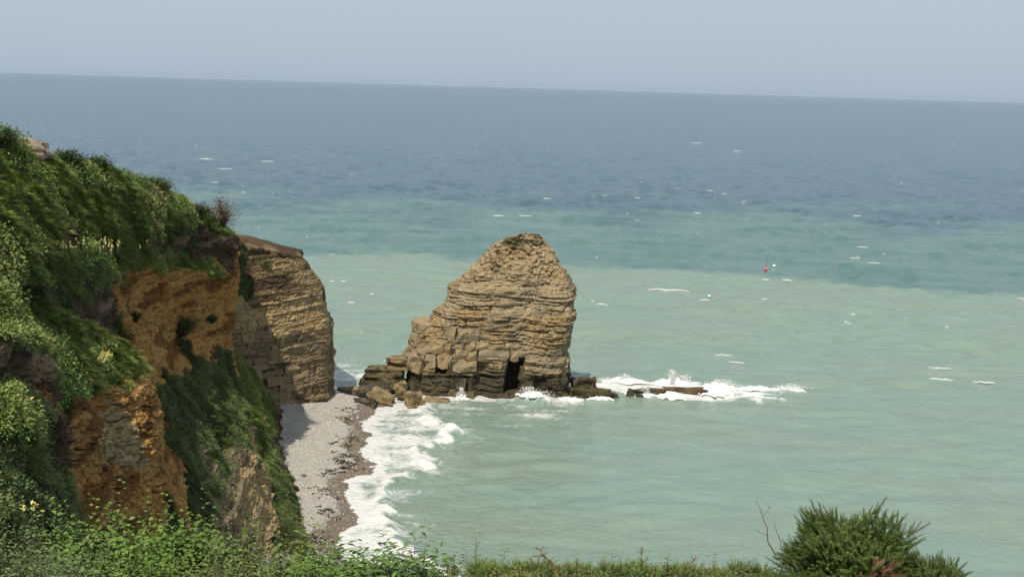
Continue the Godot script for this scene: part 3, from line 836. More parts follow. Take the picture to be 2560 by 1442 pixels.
func block_mesh(seed_: int) -> ArrayMesh:
	# a broken block: a box of 48 faces with knocked corners
	var b := Buf.new()
	var r := RandomNumberGenerator.new()
	r.seed = seed_
	var seen := {}
	var faces := [[Vector3(0, 0, 1), Vector3(1, 0, 0), Vector3(0, 1, 0)], [Vector3(0, 0, -1), Vector3(-1, 0, 0), Vector3(0, 1, 0)], [Vector3(1, 0, 0), Vector3(0, 0, -1), Vector3(0, 1, 0)], [Vector3(-1, 0, 0), Vector3(0, 0, 1), Vector3(0, 1, 0)], [Vector3(0, 1, 0), Vector3(1, 0, 0), Vector3(0, 0, -1)], [Vector3(0, -1, 0), Vector3(1, 0, 0), Vector3(0, 0, 1)]]
	for f in faces:
		for j in 2:
			for i in 2:
				var q := []
				for o in [[0, 0], [1, 0], [1, 1], [0, 1]]:
					var p: Vector3 = f[0] + f[1] * float(i + o[0] - 1) + f[2] * float(j + o[1] - 1)
					var key := Vector3i(p.round())
					if not seen.has(key):
						var out := p * 0.5
						var edges := int(absf(p.x) > 0.5) + int(absf(p.y) > 0.5) + int(absf(p.z) > 0.5)
						out *= 1.0 if edges < 2 else (0.985 if edges == 2 else 0.955)
						out += Vector3(r.randfn(0, 0.05), r.randfn(0, 0.055), r.randfn(0, 0.085))
						seen[key] = out
					q.append(seen[key])
				b.tri(q[0], q[2], q[1], Color.WHITE, f[0])
				b.tri(q[0], q[3], q[2], Color.WHITE, f[0])
	return b.mesh(true)


func build_stack() -> void:
	var t := thing("sea_stack", "tall tan limestone sea stack standing in the water off the cove", "sea stack", Vector3(-2.0, 0.0, STACK_MIDDLE))
	var nu := 640
	var nv := 330
	var pts := PackedVector3Array()
	var cols := PackedColorArray()
	pts.resize(nu * nv)
	cols.resize(nu * nv)
	for j in nv:
		var y := lerpf(17.9, -1.5, float(j) / (nv - 1))
		for i in nu:
			# start behind, so that the seam faces away
			var an := PI * 1.5 - TAU * float(i) / (nu - 1)
			var p := stack_point(y, an)
			var out := Vector3(cos(an), 0, sin(an)).normalized()
			var crumb := smooth(11.8, 13.6, y + 0.8 * na.get_noise_2d(p.x * 4.0, 1.0))
			var s := p.x * 0.9 + p.z * 0.5
			var d := (strata(p, s, 0.45, 1.8, 3) - 0.2) * lerpf(0.55, 0.15, crumb)
			d += 0.28 * nb.get_noise_3d(p.x * 8.0, p.y * 8.0, p.z * 8.0) + 0.55 * na.get_noise_3d(p.x * 4.0, p.y * 2.0, p.z * 4.0)
			# ribs and runnels of the crumbling top
			d += crumb * (0.55 * absf(nc.get_noise_3d(p.x * 12.0, p.y * 3.0, p.z * 12.0)) + 0.30 * nb.get_noise_3d(p.x * 16.0, p.y * 12.0, p.z * 16.0) + 0.30 * nb.get_noise_3d(p.x * 34.0, p.y * 34.0, p.z * 34.0) - 0.15)
			d += 0.16 * nb.get_noise_3d(p.x * 26.0, p.y * 44.0, p.z * 26.0)
			d -= lerpf(0.10, 0.17, crumb) * smooth(0.26, 0.05, absf(nc.get_noise_3d(p.x * 7.0, p.y * 14.0 + 40.0, p.z * 7.0)) * 4.0)
			if y < 7.6:
				d -= 0.30
			p += out * (d - 0.38)
			if sin(an) > 0.15:
				p.z -= hollow(p.x, y) * smooth(0.15, 0.5, sin(an))
			var a := 0.5 + 0.5 * nb.get_noise_3d(p.x * 5.0, p.y * 10.0, p.z * 5.0)
			var c := Color(0.41, 0.33, 0.21).lerp(Color(0.53, 0.45, 0.31), a)
			c = c.lerp(Color(0.45, 0.325, 0.165), smooth(0.5, 0.75, 0.5 + 0.5 * na.get_noise_3d(p.x * 4.0 + 60.0, p.y * 6.0, p.z * 4.0)) * 0.8)
			if crumb > 0.0:
				c = c.lerp(Color(0.52, 0.41, 0.25), 0.5 * crumb)
				var turf := smooth(0.10, 0.3, nb.get_noise_3d(p.x * 3.5 + 11.0, p.y * 3.5, p.z * 3.5) + 0.25 * smooth(3.0, 6.0, p.x) - 0.12)
				c = c.lerp(Color(0.12, 0.12, 0.045), 0.8 * turf * crumb)
			c = c.lerp(Color(0.30, 0.255, 0.19), 0.55 * smooth(0.1, 0.45, nb.get_noise_3d(p.x * 9.0, p.y * 1.6, p.z * 9.0 + 21.0)))
			c = c * (0.74 + 0.52 * (0.5 + 0.5 * nb.get_noise_3d(p.x * 30.0, p.y * 40.0, p.z * 30.0)))
			var tide := smooth(3.4, 2.6, y + 1.0 * na.get_noise_2d(p.x * 6.0, 12.0) + 0.5 * nb.get_noise_2d(p.x * 14.0, y * 14.0))
			c = c.lerp(Color(0.10, 0.088, 0.06).lerp(Color(0.15, 0.125, 0.085), a), tide)
			c.a = 1.0
			pts[j * nu + i] = p - t.position
			cols[j * nu + i] = c
	part("rock_core", grid_mesh(pts, nu, nv, cols), mats.rock, t)
	var shapes := []
	for k in 7:
		shapes.append(block_mesh(100 + k))
	rng.seed = 41
	# the rock is jointed into piers; each pier has courses of its own, from the sea up
	var piers := [[3.70, 3.05], [3.05, 2.55], [2.55, 2.12], [2.12, 1.74], [1.74, 1.42], [1.42, 1.05], [1.05, 0.55], [0.55, -0.55]]
	for pier in piers:
		var y := rng.randf_range(-0.9, 0.0)
		while y < 12.0:
			var h := rng.randf_range(0.75, 1.55)
			if y > 7.4:
				h = rng.randf_range(0.35, 0.85)
			elif y + h > 6.9:
				h = 7.75 - y
			var mid := y + h * 0.5
			var an: float = pier[0]
			while an > pier[1] + 0.02:
				var l := maxf(0.6 + 2.8 * pow(rng.randf(), 1.5), h * 0.85)
				if y > 7.4 or mid > 6.9:
					l = maxf(rng.randf_range(0.5, 1.7), h * 0.7)
				var p0 := stack_point(mid, an)
				var p1 := p0
				var a1 := an
				while p0.distance_to(p1) < l and a1 > pier[1]:
					a1 -= 0.005
					p1 = stack_point(mid, a1)
				an = a1 - 0.003
				var c := (p0 + p1) * 0.5
				var tan := p1 - p0
				tan.y = 0.0
				var len := tan.length()
				if len < 0.3:
					continue
				tan /= len
				var nrm := Vector3.UP.cross(tan)
				if nrm.dot(c - Vector3(-2.0, c.y, STACK_MIDDLE)) < 0.0:
					nrm = -nrm
				if nrm.z > 0.3 and maxf(hollow(c.x, mid), maxf(hollow(lerpf(p0.x, p1.x, 0.2), mid), hollow(lerpf(p0.x, p1.x, 0.8), mid))) > 0.7:
					continue
				if rng.randf() < (0.80 if y > 7.6 else 0.10):
					continue
				var depth := 1.6
				var proud := rng.randf_range(-0.62, -0.30) if y > 2.4 else rng.randf_range(-0.85, -0.35)
				if y > 6.2 and y < 7.6:
					proud += 0.18
				if y > 7.6:
					proud += rng.randf_range(-0.25, 0.02)
				var o := MeshInstance3D.new()
				o.name = "rock_block"
				o.mesh = shapes[rng.randi() % 7]
				var wetness := mid + 1.3 * na.get_noise_2d(c.x * 6.0, 12.0)
				o.material_override = mats.wet[rng.randi() % 3] if wetness < 2.8 else mats.blocks[rng.randi() % 6]
				var at := c + nrm * (proud - depth * 0.5) - t.position
				var zig := Basis(Vector3.UP, rng.randfn(0.0, 0.08)) * Basis(tan, rng.randfn(0.0, 0.05)) * Basis(nrm, rng.randfn(0.0, 0.02))
				o.transform = Transform3D(zig * Basis(tan * (len * 1.0), Vector3.UP * (h * 1.02), nrm * depth), at)
				t.add_child(o, true)
			y += h


# ------------------------------------------------------------------ cliff plants
func grass_tuft(seed_: int, n: int, l: float, lean: Vector3) -> ArrayMesh:
	var b := Buf.new()
	var r := RandomNumberGenerator.new()
	r.seed = seed_
	for k in n:
		var an := r.randf() * TAU
		var p := Vector3(cos(an), 0, sin(an)) * r.randf() * 0.28
		var dir := (Vector3(cos(an) * 0.45, 1.0, sin(an) * 0.45) + lean * 0.5).normalized()
		var v := r.randf_range(0.65, 1.25)
		b.blade(p, dir, (lean + Vector3(cos(an), -0.4, sin(an)) * 0.5), l * r.randf_range(0.6, 1.2), r.randf_range(0.025, 0.05), Color(v * r.randf_range(0.9, 1.15), v, v * r.randf_range(0.7, 1.0)))
	return b.mesh()


func leaf_clump(seed_: int, n: int, rad: float, l: float) -> ArrayMesh:
	var b := Buf.new()
	var r := RandomNumberGenerator.new()
	r.seed = seed_
	for k in n:
		var d := Vector3(r.randfn(), absf(r.randfn()) * 0.8, r.randfn()).normalized()
		var p := d * rad * (0.45 + 0.6 * r.randf())
		p.y *= 0.85
		var dir := (d + Vector3(r.randfn(), r.randfn(), r.randfn()) * 0.6).normalized()
		var v := r.randf_range(0.6, 1.3)
		b.leaf(p, dir, (Vector3.UP + d * 0.5).normalized(), l * r.randf_range(0.7, 1.3), l * r.randf_range(0.5, 0.75), Color(v * r.randf_range(0.85, 1.1), v, v * r.randf_range(0.75, 1.0)))
	return b.mesh()


var grass_xf := [[], [], []]
var grass_cl := [[], [], []]
var scrub_xf := [[], [], []]
var scrub_cl := [[], [], []]


func sow(g: Dictionary, density: float, seed_: int, size: float = 1.0) -> void:
	var r := RandomNumberGenerator.new()
	r.seed = seed_
	var nu: int = g.nu
	var nv: int = g.nv
	var p: PackedVector3Array = g.points
	var kinds: PackedByteArray = g.kinds
	var normals: PackedVector3Array = g.normals
	for j in nv - 1:
		for i in nu - 1:
			var at := j * nu + i
			var kd := kinds[at]
			if kd > 1:
				continue
			var nrm := normals[at]
			var area := (p[at + 1] - p[at]).cross(p[at + nu] - p[at]).length()
			var e := area * density
			var m := int(e)
			if r.randf() < e - m:
				m += 1
			for k in m:
				var q := p[at] + (p[at + 1] - p[at]) * r.randf() + (p[at + nu] - p[at]) * r.randf()
				# skip what faces well away from the cove
				if nrm.dot((EYE - q).normalized()) < -0.35:
					continue
				var patch := na.get_noise_3d(q.x * 3.0 + 17.0, q.y * 3.0, q.z * 3.0)
				var tone := nb.get_noise_3d(q.x * 3.0, q.y * 3.0, q.z * 3.0 + 33.0)
				var up := (nrm * 0.7 + Vector3.UP * 0.8).normalized()
				var bs := Basis(Quaternion(Vector3.UP, up)) * Basis(Vector3.UP, r.randf() * TAU)
				var sc := r.randf_range(0.6, 1.25) * size
				var c: Color
				if kd == 0:
					c = Color(0.185, 0.260, 0.058).lerp(Color(0.250, 0.285, 0.095), smooth(-0.2, 0.5, tone))
					c = c.lerp(Color(0.130, 0.205, 0.055), smooth(0.0, -0.5, tone))
					if tone > 0.38:
						c = c.lerp(Color(0.17, 0.13, 0.07), 0.5)
				else:
					c = Color(0.085, 0.128, 0.042).lerp(Color(0.140, 0.180, 0.055), smooth(-0.3, 0.5, tone))
				c = c * r.randf_range(0.75, 1.25)
				c.a = 1.0
				var grassy := patch > (0.02 if kd == 0 else 0.08)
				if grassy:
					var w := r.randi() % 3
					# hanging blades fall downhill; wind from the sea bends them inland
					bs = Basis(Quaternion(Vector3.UP, up)) * Basis(Vector3.UP, r.randfn(0.0, 0.9))
					grass_xf[w].append(Transform3D(bs.scaled(Vector3.ONE * sc), q - up * 0.05))
					grass_cl[w].append(c)
				else:
					var w2 := r.randi() % 2
					if kd == 0 and patch < -0.22 and r.randf() < 0.12:
						w2 = 2
						c = c * 0.8
						c.a = 1.0
					scrub_xf[w2].append(Transform3D(bs.scaled(Vector3.ONE * sc * r.randf_range(0.8, 1.5)), q - up * 0.05))
					scrub_cl[w2].append(c)


func plant_cliffs() -> void:
	var lean := Vector3(0.35, -0.15, 0.45)
	for w in 3:
		scatter("cliff_grass", grass_tuft(50 + w, 26, [0.45, 0.6, 0.36][w], lean), mats.leaf, grass_xf[w], grass_cl[w], ["long wind-bent grass covering the cliff top and ledges", "tall rank grass hanging over the cliff edges", "short tufted grass on the cliff slopes"][w], "grass")
	for w in 3:
		scatter("cliff_scrub", leaf_clump(60 + w, [46, 46, 190][w], [0.36, 0.30, 0.75][w], [0.10, 0.075, 0.13][w]), mats.leaf, scrub_xf[w], scrub_cl[w], ["low leafy bramble scrub covering the cliff slopes", "small-leaved creeping scrub on the cliff slopes", "rounded low bushes dotted over the grassy cliff top"][w], "scrub")


func clump_shrub(called: String, label: String, at: Vector3, rad: Vector3, n: int, tones: Array, leaf: float, seed_: int, group: String) -> Node3D:
	var t := thing(called, label, "shrub", at, group)
	var r := RandomNumberGenerator.new()
	r.seed = seed_
	var st := Buf.new()
	var lf := Buf.new()
	for k in n:
		var d := Vector3(r.randfn(), absf(r.randfn()) + 0.15, r.randfn()).normalized()
		var tip := d * rad * r.randf_range(0.6, 1.1) * (1.0 + 0.35 * na.get_noise_3d(d.x * 30.0 + seed_, d.y * 30.0, d.z * 30.0))
		var root := Vector3(d.x * rad.x * 0.15, -0.3, d.z * rad.z * 0.15)
		var bow := (root + tip) * 0.5 + Vector3(0, 0.08 * rad.y, 0)
		st.tube(root, bow, 0.025, 0.018, Color.WHITE, 3)
		st.tube(bow, tip, 0.018, 0.008, Color.WHITE, 3)
		for q in 26:
			var f := 0.35 + 0.65 * r.randf()
			var p := root.lerp(bow, f * 2.0) if f < 0.5 else bow.lerp(tip, f * 2.0 - 1.0)
			p += Vector3(r.randfn(), r.randfn(), r.randfn()) * 0.09 * rad.length() * 0.7
			var c: Color = tones[r.randi() % tones.size()] * r.randf_range(0.75, 1.25)
			c.a = 1.0
			lf.leaf(p, (d + Vector3(r.randfn(), r.randfn(), r.randfn()) * 0.8).normalized(), Vector3(r.randfn() * 0.4, 1, r.randfn() * 0.4).normalized(), leaf * r.randf_range(0.7, 1.3), leaf * 0.6, c)
	part("branches", st.mesh(), mats.bark, t)
	part("foliage", lf.mesh(), mats.leaf, t)
	return t


# ------------------------------------------------------------------ plants in front
func front_bush(label: String, at: Vector3, rad: Vector3, shoots: int, per: int, leaf: Vector2, tones: Array, seed_: int, called: String = "hedge_shrub", stray: float = 0.12) -> Node3D:
	var t := thing(called, label, "shrub", at, "shrubs along the cliff edge in front")
	var r := RandomNumberGenerator.new()
	r.seed = seed_
	var st := Buf.new()
	var lf := Buf.new()
	for k in shoots:
		var d := Vector3(r.randfn(), absf(r.randfn()) * 1.1 + 0.1, r.randfn()).normalized()
		var reach := r.randf_range(0.62, 1.0) * (1.0 + 0.3 * na.get_noise_3d(d.x * 25.0 + seed_, d.y * 25.0, d.z * 25.0))
		if r.randf() < stray:
			reach = r.randf_range(1.1, 1.4)
		var tip := Vector3(d.x * rad.x, d.y * rad.y, d.z * rad.z) * reach
		var root := Vector3(d.x * rad.x * 0.3, -rad.y * 0.6, d.z * rad.z * 0.3)
		var bow := root.lerp(tip, 0.6) + Vector3(d.x, 0.5, d.z) * 0.06
		st.tube(root, bow, 0.004, 0.003, Color.WHITE, 3)
		st.tube(bow, root.lerp(tip, 0.93), 0.003, 0.0012, Color.WHITE, 3)
		var tone: Color = tones[r.randi() % tones.size()]
		for q in per + 8:
			var f := 0.30 + 0.70 * (q + r.randf()) / (per + 8)
			var p := root.lerp(bow, f / 0.6) if f < 0.6 else bow.lerp(tip, (f - 0.6) / 0.4)
			var axis := (tip - bow).normalized()
			var an := q * 2.4 + r.randf()
			var side := axis.cross(Vector3(0.2, 0.3, 0.9)).normalized()
			var dir := (side.rotated(axis, an) + axis * 0.45 + Vector3(0, -0.15, 0)).normalized()
			var c := tone * r.randf_range(0.7, 1.3)
			if f > 0.9:
				c = c.lerp(Color(0.18, 0.26, 0.05), 0.25)
			c.a = 1.0
			var l := leaf.x * r.randf_range(0.55, 1.2)
			lf.leaf(p + dir * 0.012, dir, (Vector3.UP * 0.6 + d * 0.6 + Vector3(r.randfn(), r.randfn(), r.randfn()) * 0.5).normalized(), l, l * leaf.y, c)
	part("stems", st.mesh(), mats.bark, t)
	part("foliage", lf.mesh(), mats.leaf, t)
	return t


func gorse_shoot(seed_: int) -> ArrayMesh:
	# a spine-clad shoot 0.2 m long, pointing up
	var b := Buf.new()
	var r := RandomNumberGenerator.new()
	r.seed = seed_
	b.tube(Vector3.ZERO, Vector3(0, 0.125, 0), 0.003, 0.0012, Color(0.8, 0.75, 0.5), 3)
	for k in 90:
		var f := (k + r.randf()) / 90.0
		var an := k * 2.39
		var o := Vector3(cos(an), 0, sin(an))
		var l := lerpf(0.026, 0.012, f) * r.randf_range(0.7, 1.2)
		var dir := (o + Vector3(0, 0.55, 0)).normalized()
		var v := r.randf_range(0.7, 1.25)
		b.leaf(Vector3(0, 0.13 * f, 0), dir, Vector3.UP, l, 0.0045, Color(v, v, v * 0.9))
	return b.mesh()


func gorse_bush(label: String, at: Vector3, rad: Vector3, n: int, seed_: int, brown: float) -> void:
	var t := thing("gorse_bush", label, "gorse bush", at)
	var r := RandomNumberGenerator.new()
	r.seed = seed_
	var st := Buf.new()
	var green := []
	var gcol := []
	var dead := []
	var dcol := []
	for k in 40:
		var an := r.randf() * TAU
		var d := Vector3(cos(an) * 0.7, r.randf_range(0.3, 1.0), sin(an) * 0.7).normalized()
		st.tube(Vector3(0, -rad.y * 0.8, 0), d * rad * 0.75, 0.012, 0.004, Color.WHITE, 4)
	for k in n:
		var d := Vector3(r.randfn(), r.randfn() * 0.8 + 0.35, r.randfn()).normalized()
		var lump := 0.95 + 0.45 * na.get_noise_3d(d.x * 24.0 + seed_, d.y * 24.0, d.z * 24.0) + 0.12 * na.get_noise_3d(d.x * 70.0, d.y * 70.0, d.z * 70.0)
		var depth := 1.0 - 0.42 * pow(r.randf(), 1.6)
		var p := Vector3(d.x * rad.x, d.y * rad.y, d.z * rad.z) * lump * depth
		var up := (d * 0.9 + Vector3(-0.15, 0.35, 0) + Vector3(r.randfn(), r.randfn(), r.randfn()) * 0.5).normalized()
		var sc := r.randf_range(0.6, 1.1) * (1.35 if r.randf() < 0.12 else 1.0)
		var xf := Transform3D((Basis(Quaternion(Vector3.UP, up)) * Basis(Vector3.UP, r.randf() * TAU)).scaled(Vector3.ONE * sc), p)
		var side := smooth(0.25, 0.8, d.x) * brown + 0.04
		if na.get_noise_3d(p.x * 40.0 + 5.0, p.y * 40.0, p.z * 40.0) > 0.70 - side * 0.55:
			dead.append(xf)
			dcol.append(Color(0.22, 0.13, 0.08) * r.randf_range(0.7, 1.3))
		else:
			green.append(xf)
			var g := r.randf_range(0.75, 1.25)
			gcol.append(Color(0.120 * g, 0.175 * g, 0.045 * g))
	part("branches", st.mesh(), mats.bark, t)
	for e in [["foliage", green, gcol], ["dead_shoots", dead, dcol]]:
		var mm := MultiMesh.new()
		mm.transform_format = MultiMesh.TRANSFORM_3D
		mm.use_colors = true
		mm.mesh = mats.gorse
		mm.instance_count = e[1].size()
		for k in e[1].size():
			mm.set_instance_transform(k, e[1][k])
			mm.set_instance_color(k, e[2][k])
		var o := MultiMeshInstance3D.new()
		o.name = e[0]
		o.multimesh = mm
		o.material_override = mats.leaf
		t.add_child(o)
		o.set_meta("kind", "stuff")


func dry_stalk(called: String, label: String, base: Vector3, tip: Vector3, twigs: int, seed_: int, thick: float) -> void:
	var r := RandomNumberGenerator.new()
	r.seed = seed_
	var b := Buf.new()
	var p := Vector3.ZERO
	var full := tip - base
	var last := p
	var at := []
	for k in 7:
		var f := (k + 1) / 7.0
		var q := full * f + Vector3(r.randfn(), r.randfn() * 0.3, r.randfn()) * full.length() * 0.025
		b.tube(last, q, thick * (1.0 - 0.7 * (f - 1.0 / 7.0)), thick * (1.0 - 0.7 * f), Color.WHITE, 5)
		at.append(q)
		last = q
	for k in twigs:
		var s: Vector3 = at[2 + r.randi() % 5]
		var d := (full.normalized() + Vector3(r.randfn(), r.randfn() * 0.5, r.randfn()) * 0.8).normalized()
		var l := full.length() * r.randf_range(0.12, 0.35)
		b.tube(s, s + d * l, thick * 0.4, thick * 0.15, Color.WHITE, 4)
		for m in 2:
			var d2 := (d + Vector3(r.randfn(), r.randfn(), r.randfn()) * 0.6).normalized()
			b.tube(s + d * l * 0.6, s + d * l * 0.6 + d2 * l * 0.5, thick * 0.22, thick * 0.1, Color.WHITE, 3)
	solo(called, b.mesh(), mats.dry, label, "dry stalk" if twigs < 6 else "dead branch", base)


# ------------------------------------------------------------------ rocks
func boulder_mesh(seed_: int, size: Vector3, square: float, tint: Color, dark: Color) -> ArrayMesh:
	var n := 9
	var b := Buf.new()
	var faces := [[Vector3(0, 0, 1), Vector3(1, 0, 0), Vector3(0, 1, 0)], [Vector3(0, 0, -1), Vector3(-1, 0, 0), Vector3(0, 1, 0)], [Vector3(1, 0, 0), Vector3(0, 0, -1), Vector3(0, 1, 0)], [Vector3(-1, 0, 0), Vector3(0, 0, 1), Vector3(0, 1, 0)], [Vector3(0, 1, 0), Vector3(1, 0, 0), Vector3(0, 0, -1)], [Vector3(0, -1, 0), Vector3(1, 0, 0), Vector3(0, 0, 1)]]
	var o := seed_ * 37.0
	for f in faces:
		var k := b.v.size()
		for j in n + 1:
			for i in n + 1:
				var p: Vector3 = f[0] + f[1] * (2.0 * i / n - 1.0) + f[2] * (2.0 * j / n - 1.0)
				var q := p.normalized().lerp(p * 0.8, square)
				q *= 1.0 + 0.30 * na.get_noise_3d(q.x * 16.0 + o, q.y * 16.0, q.z * 16.0) + 0.22 * nb.get_noise_3d(q.x * 24.0 + o, q.y * 30.0, q.z * 24.0)
				q = q * size * 0.5
				b.v.append(q)
				var a := 0.5 + 0.5 * nb.get_noise_3d(q.x * 18.0 + o, q.y * 18.0, q.z * 18.0)
				var c := dark.lerp(tint, smooth(0.25, 0.65, a))
				c.a = 1.0
				b.c.append(c)
		for j in n:
			for i in n:
				var a := k + j * (n + 1) + i
				b.i.append_array(PackedInt32Array([a, a + n + 1, a + 1, a + 1, a + n + 1, a + n + 2]))
	return b.mesh(true)


func build_rocks() -> void:
	var tan := Color(0.42, 0.335, 0.19)
	var brown := Color(0.20, 0.15, 0.09)
	var grey := Color(0.19, 0.165, 0.13)
	var black := Color(0.055, 0.05, 0.035)
	var list := [
		["pale squarish boulder standing at the water's edge below the stack", Vector3(-10.13, 0.60, -124.66), Vector3(2.0, 1.9, 1.6), 0.6, tan, brown, 0.3],
		["long tan slab tilted towards the beach, left of the stack's foot", Vector3(-13.59, 0.70, -124.89), Vector3(3.4, 1.3, 2.0), 0.7, tan, brown, -0.35],
		["grey-brown boulder behind the long tilted slab", Vector3(-14.51, 0.90, -127.27), Vector3(3.8, 1.3, 2.4), 0.55, grey, black, 0.1],
		["dark boulder at the far left foot of the stack", Vector3(-15.85, 0.80, -125.77), Vector3(2.2, 1.0, 1.8), 0.5, grey, black, 0.5],
		["small orange-brown boulder leaning on the stack's left foot", Vector3(-11.98, 1.20, -128.16), Vector3(1.5, 1.2, 1.3), 0.4, tan, brown, 0.2],
		["rounded tan boulder between the slab and the stack", Vector3(-11.70, 0.70, -126.64), Vector3(1.3, 1.2, 1.2), 0.2, tan, brown, 0.9],
		["small tan rock awash in front of the squarish boulder", Vector3(-10.24, 0.10, -123.56), Vector3(1.2, 0.6, 0.9), 0.5, tan, brown, 0.1],
		["low tan rock shelf awash right of the squarish boulder", Vector3(-7.89, 0.05, -126.49), Vector3(3.6, 0.5, 1.6), 0.7, tan, brown, 0.0],
		["flat pale ledge at the end of the shingle by the headland", Vector3(-17.37, 0.40, -129.05), Vector3(3.2, 0.7, 1.6), 0.8, tan, brown, 0.1],
		["low brown ledge joining the shingle to the stack", Vector3(-15.12, 0.60, -123.43), Vector3(2.6, 0.8, 1.6), 0.7, grey, black, -0.2],
	]
	var k := 0
	for e in list:
		var o := solo("boulder", boulder_mesh(200 + k, e[2], e[3], e[4], e[5]), mats.rock, e[0], "boulder", e[1], "boulders at the foot of the stack")
		o.rotation = Vector3(0.12 * sin(k * 2.0), e[6], -0.25 if k == 1 else 0.1 * cos(k * 3.0))
		k += 1
	# stepped ledges on the left foot of the stack
	var steps := [
		["upper dark rock ledge on the left foot of the stack", Vector3(-14.0, 1.9, -131.0), Vector3(4.6, 1.7, 3.4), 0.8, Color(0.26, 0.215, 0.13), black],
		["lower dark bulging ledge at the stack's far left foot", Vector3(-14.3, 0.5, -130.6), Vector3(5.2, 2.0, 3.6), 0.75, Color(0.17, 0.145, 0.09), black],
		["tan rock shoulder above the left ledges of the stack", Vector3(-12.3, 3.1, -131.4), Vector3(3.4, 1.6, 3.2), 0.7, tan, brown],
	]
	for e in steps:
		solo("rock_ledge", boulder_mesh(300 + k, e[2], e[3], e[4], e[5]), mats.rock, e[0], "rock ledge", e[1], "ledges round the stack")
		k += 1
	var reef := [
		["dark block nearest the stack on its right foot", Vector3(8.05, 0.60, -133.51), Vector3(2.2, 1.9, 2.4), 0.9, Color(0.16, 0.13, 0.09), black, 0.05],
		["brown square block at the right end of the stack's foot", Vector3(9.20, 0.60, -133.65), Vector3(1.7, 1.8, 2.2), 0.9, Color(0.24, 0.17, 0.10), black, -0.08],
		["weed-covered low ledge right of the stack", Vector3(9.11, 0.20, -131.00), Vector3(5.6, 1.3, 2.2), 0.9, Color(0.13, 0.125, 0.06), black, 0.03],
		["small pale-flecked rock at the end of the weedy ledge", Vector3(11.21, 0.10, -130.75), Vector3(2.3, 1.1, 1.5), 0.6, Color(0.22, 0.19, 0.13), black, 0.2],
		["black rock at the left end of the reef in the surf", Vector3(14.37, 0.20, -131.98), Vector3(2.2, 1.1, 1.8), 0.6, Color(0.12, 0.10, 0.065), black, 0.0],
		["brown rock slab in the middle of the reef", Vector3(16.26, 0.10, -132.59), Vector3(3.2, 1.2, 1.9), 0.8, Color(0.20, 0.155, 0.10), black, 0.1],
		["long flat slab at the seaward end of the reef", Vector3(19.85, 0.10, -133.92), Vector3(5.4, 0.85, 1.8), 0.85, Color(0.24, 0.175, 0.115), black, 0.03],
	]
	for e in reef:
		var o := solo("reef_rock", boulder_mesh(400 + k, e[2], e[3], e[4], e[5]), mats.rock, e[0], "rock", e[1], "rocks of the reef")
		o.rotation.y = e[6]
		k += 1
	var o2 := solo("cliff_top_rock", boulder_mesh(520, Vector3(2.6, 1.5, 1.8), 0.3, Color(0.40, 0.34, 0.27), Color(0.30, 0.25, 0.19)), mats.rock, "pale rounded rock showing above the grassy crest at far left", "rock", Vector3(-26.63, 29.65, -65.82))


func build_headland() -> void:
	var g := net_surface(NET_HEADLAND, 300, 330, Vector3(0.87, 0, -0.5), 17, 0.55, 2.4, 0.4, 2.0)
	var root := setting("headland", g.mesh, mats.rock)
	sow(g, 7.0, 92)
	var shapes := []
	for k in 6:
		shapes.append(block_mesh(700 + k))
	rng.seed = 19
	var line := [Vector3(-26.7, 0, -114.6), Vector3(-24.9, 0, -116.7), Vector3(-22.8, 0, -118.9), Vector3(-20.6, 0, -121.0), Vector3(-19.15, 0, -123.6), Vector3(-19.6, 0, -127.5), Vector3(-20.8, 0, -131.5)]
	var y := 0.9
	while y < 8.4:
		var h := rng.randf_range(0.5, 1.05)
		var run := rng.randf_range(0.0, 0.6)
		while run < 19.0:
			var l := rng.randf_range(0.6, 2.0)
			var a := along(line, run)
			var b := along(line, run + l)
			run += l
			var tan := (b - a).normalized()
			var nrm := tan.cross(Vector3.UP)
			if nrm.dot(Vector3(1, 0, 0.4)) < 0.0:
				nrm = -nrm
			if rng.randf() < 0.18:
				continue
			var lean := (8.0 - y) * 0.03
			var proud := rng.randf_range(-0.15, 0.30) + lean
			var o := MeshInstance3D.new()
			o.name = "rock_block"
			o.mesh = shapes[rng.randi() % 6]
			o.material_override = mats.wet[1] if y < 2.6 and rng.randf() < 0.35 else mats.brown_blocks[rng.randi() % 4]
			var at := (a + b) * 0.5 + Vector3(0, y + h * 0.5, 0) + nrm * (proud - 0.5)
			o.transform = Transform3D(Basis(Vector3.UP, rng.randfn(0.0, 0.04)) * Basis(tan * l * 0.98, Vector3.UP * h, nrm * 1.3), at)
			root.add_child(o, true)
		y += h


func along(line: Array, run: float) -> Vector3:
	var left := run
	for k in line.size() - 1:
		var d: float = line[k].distance_to(line[k + 1])
		if left <= d or k == line.size() - 2:
			return line[k].lerp(line[k + 1], left / d)
		left -= d
	return line[-1]


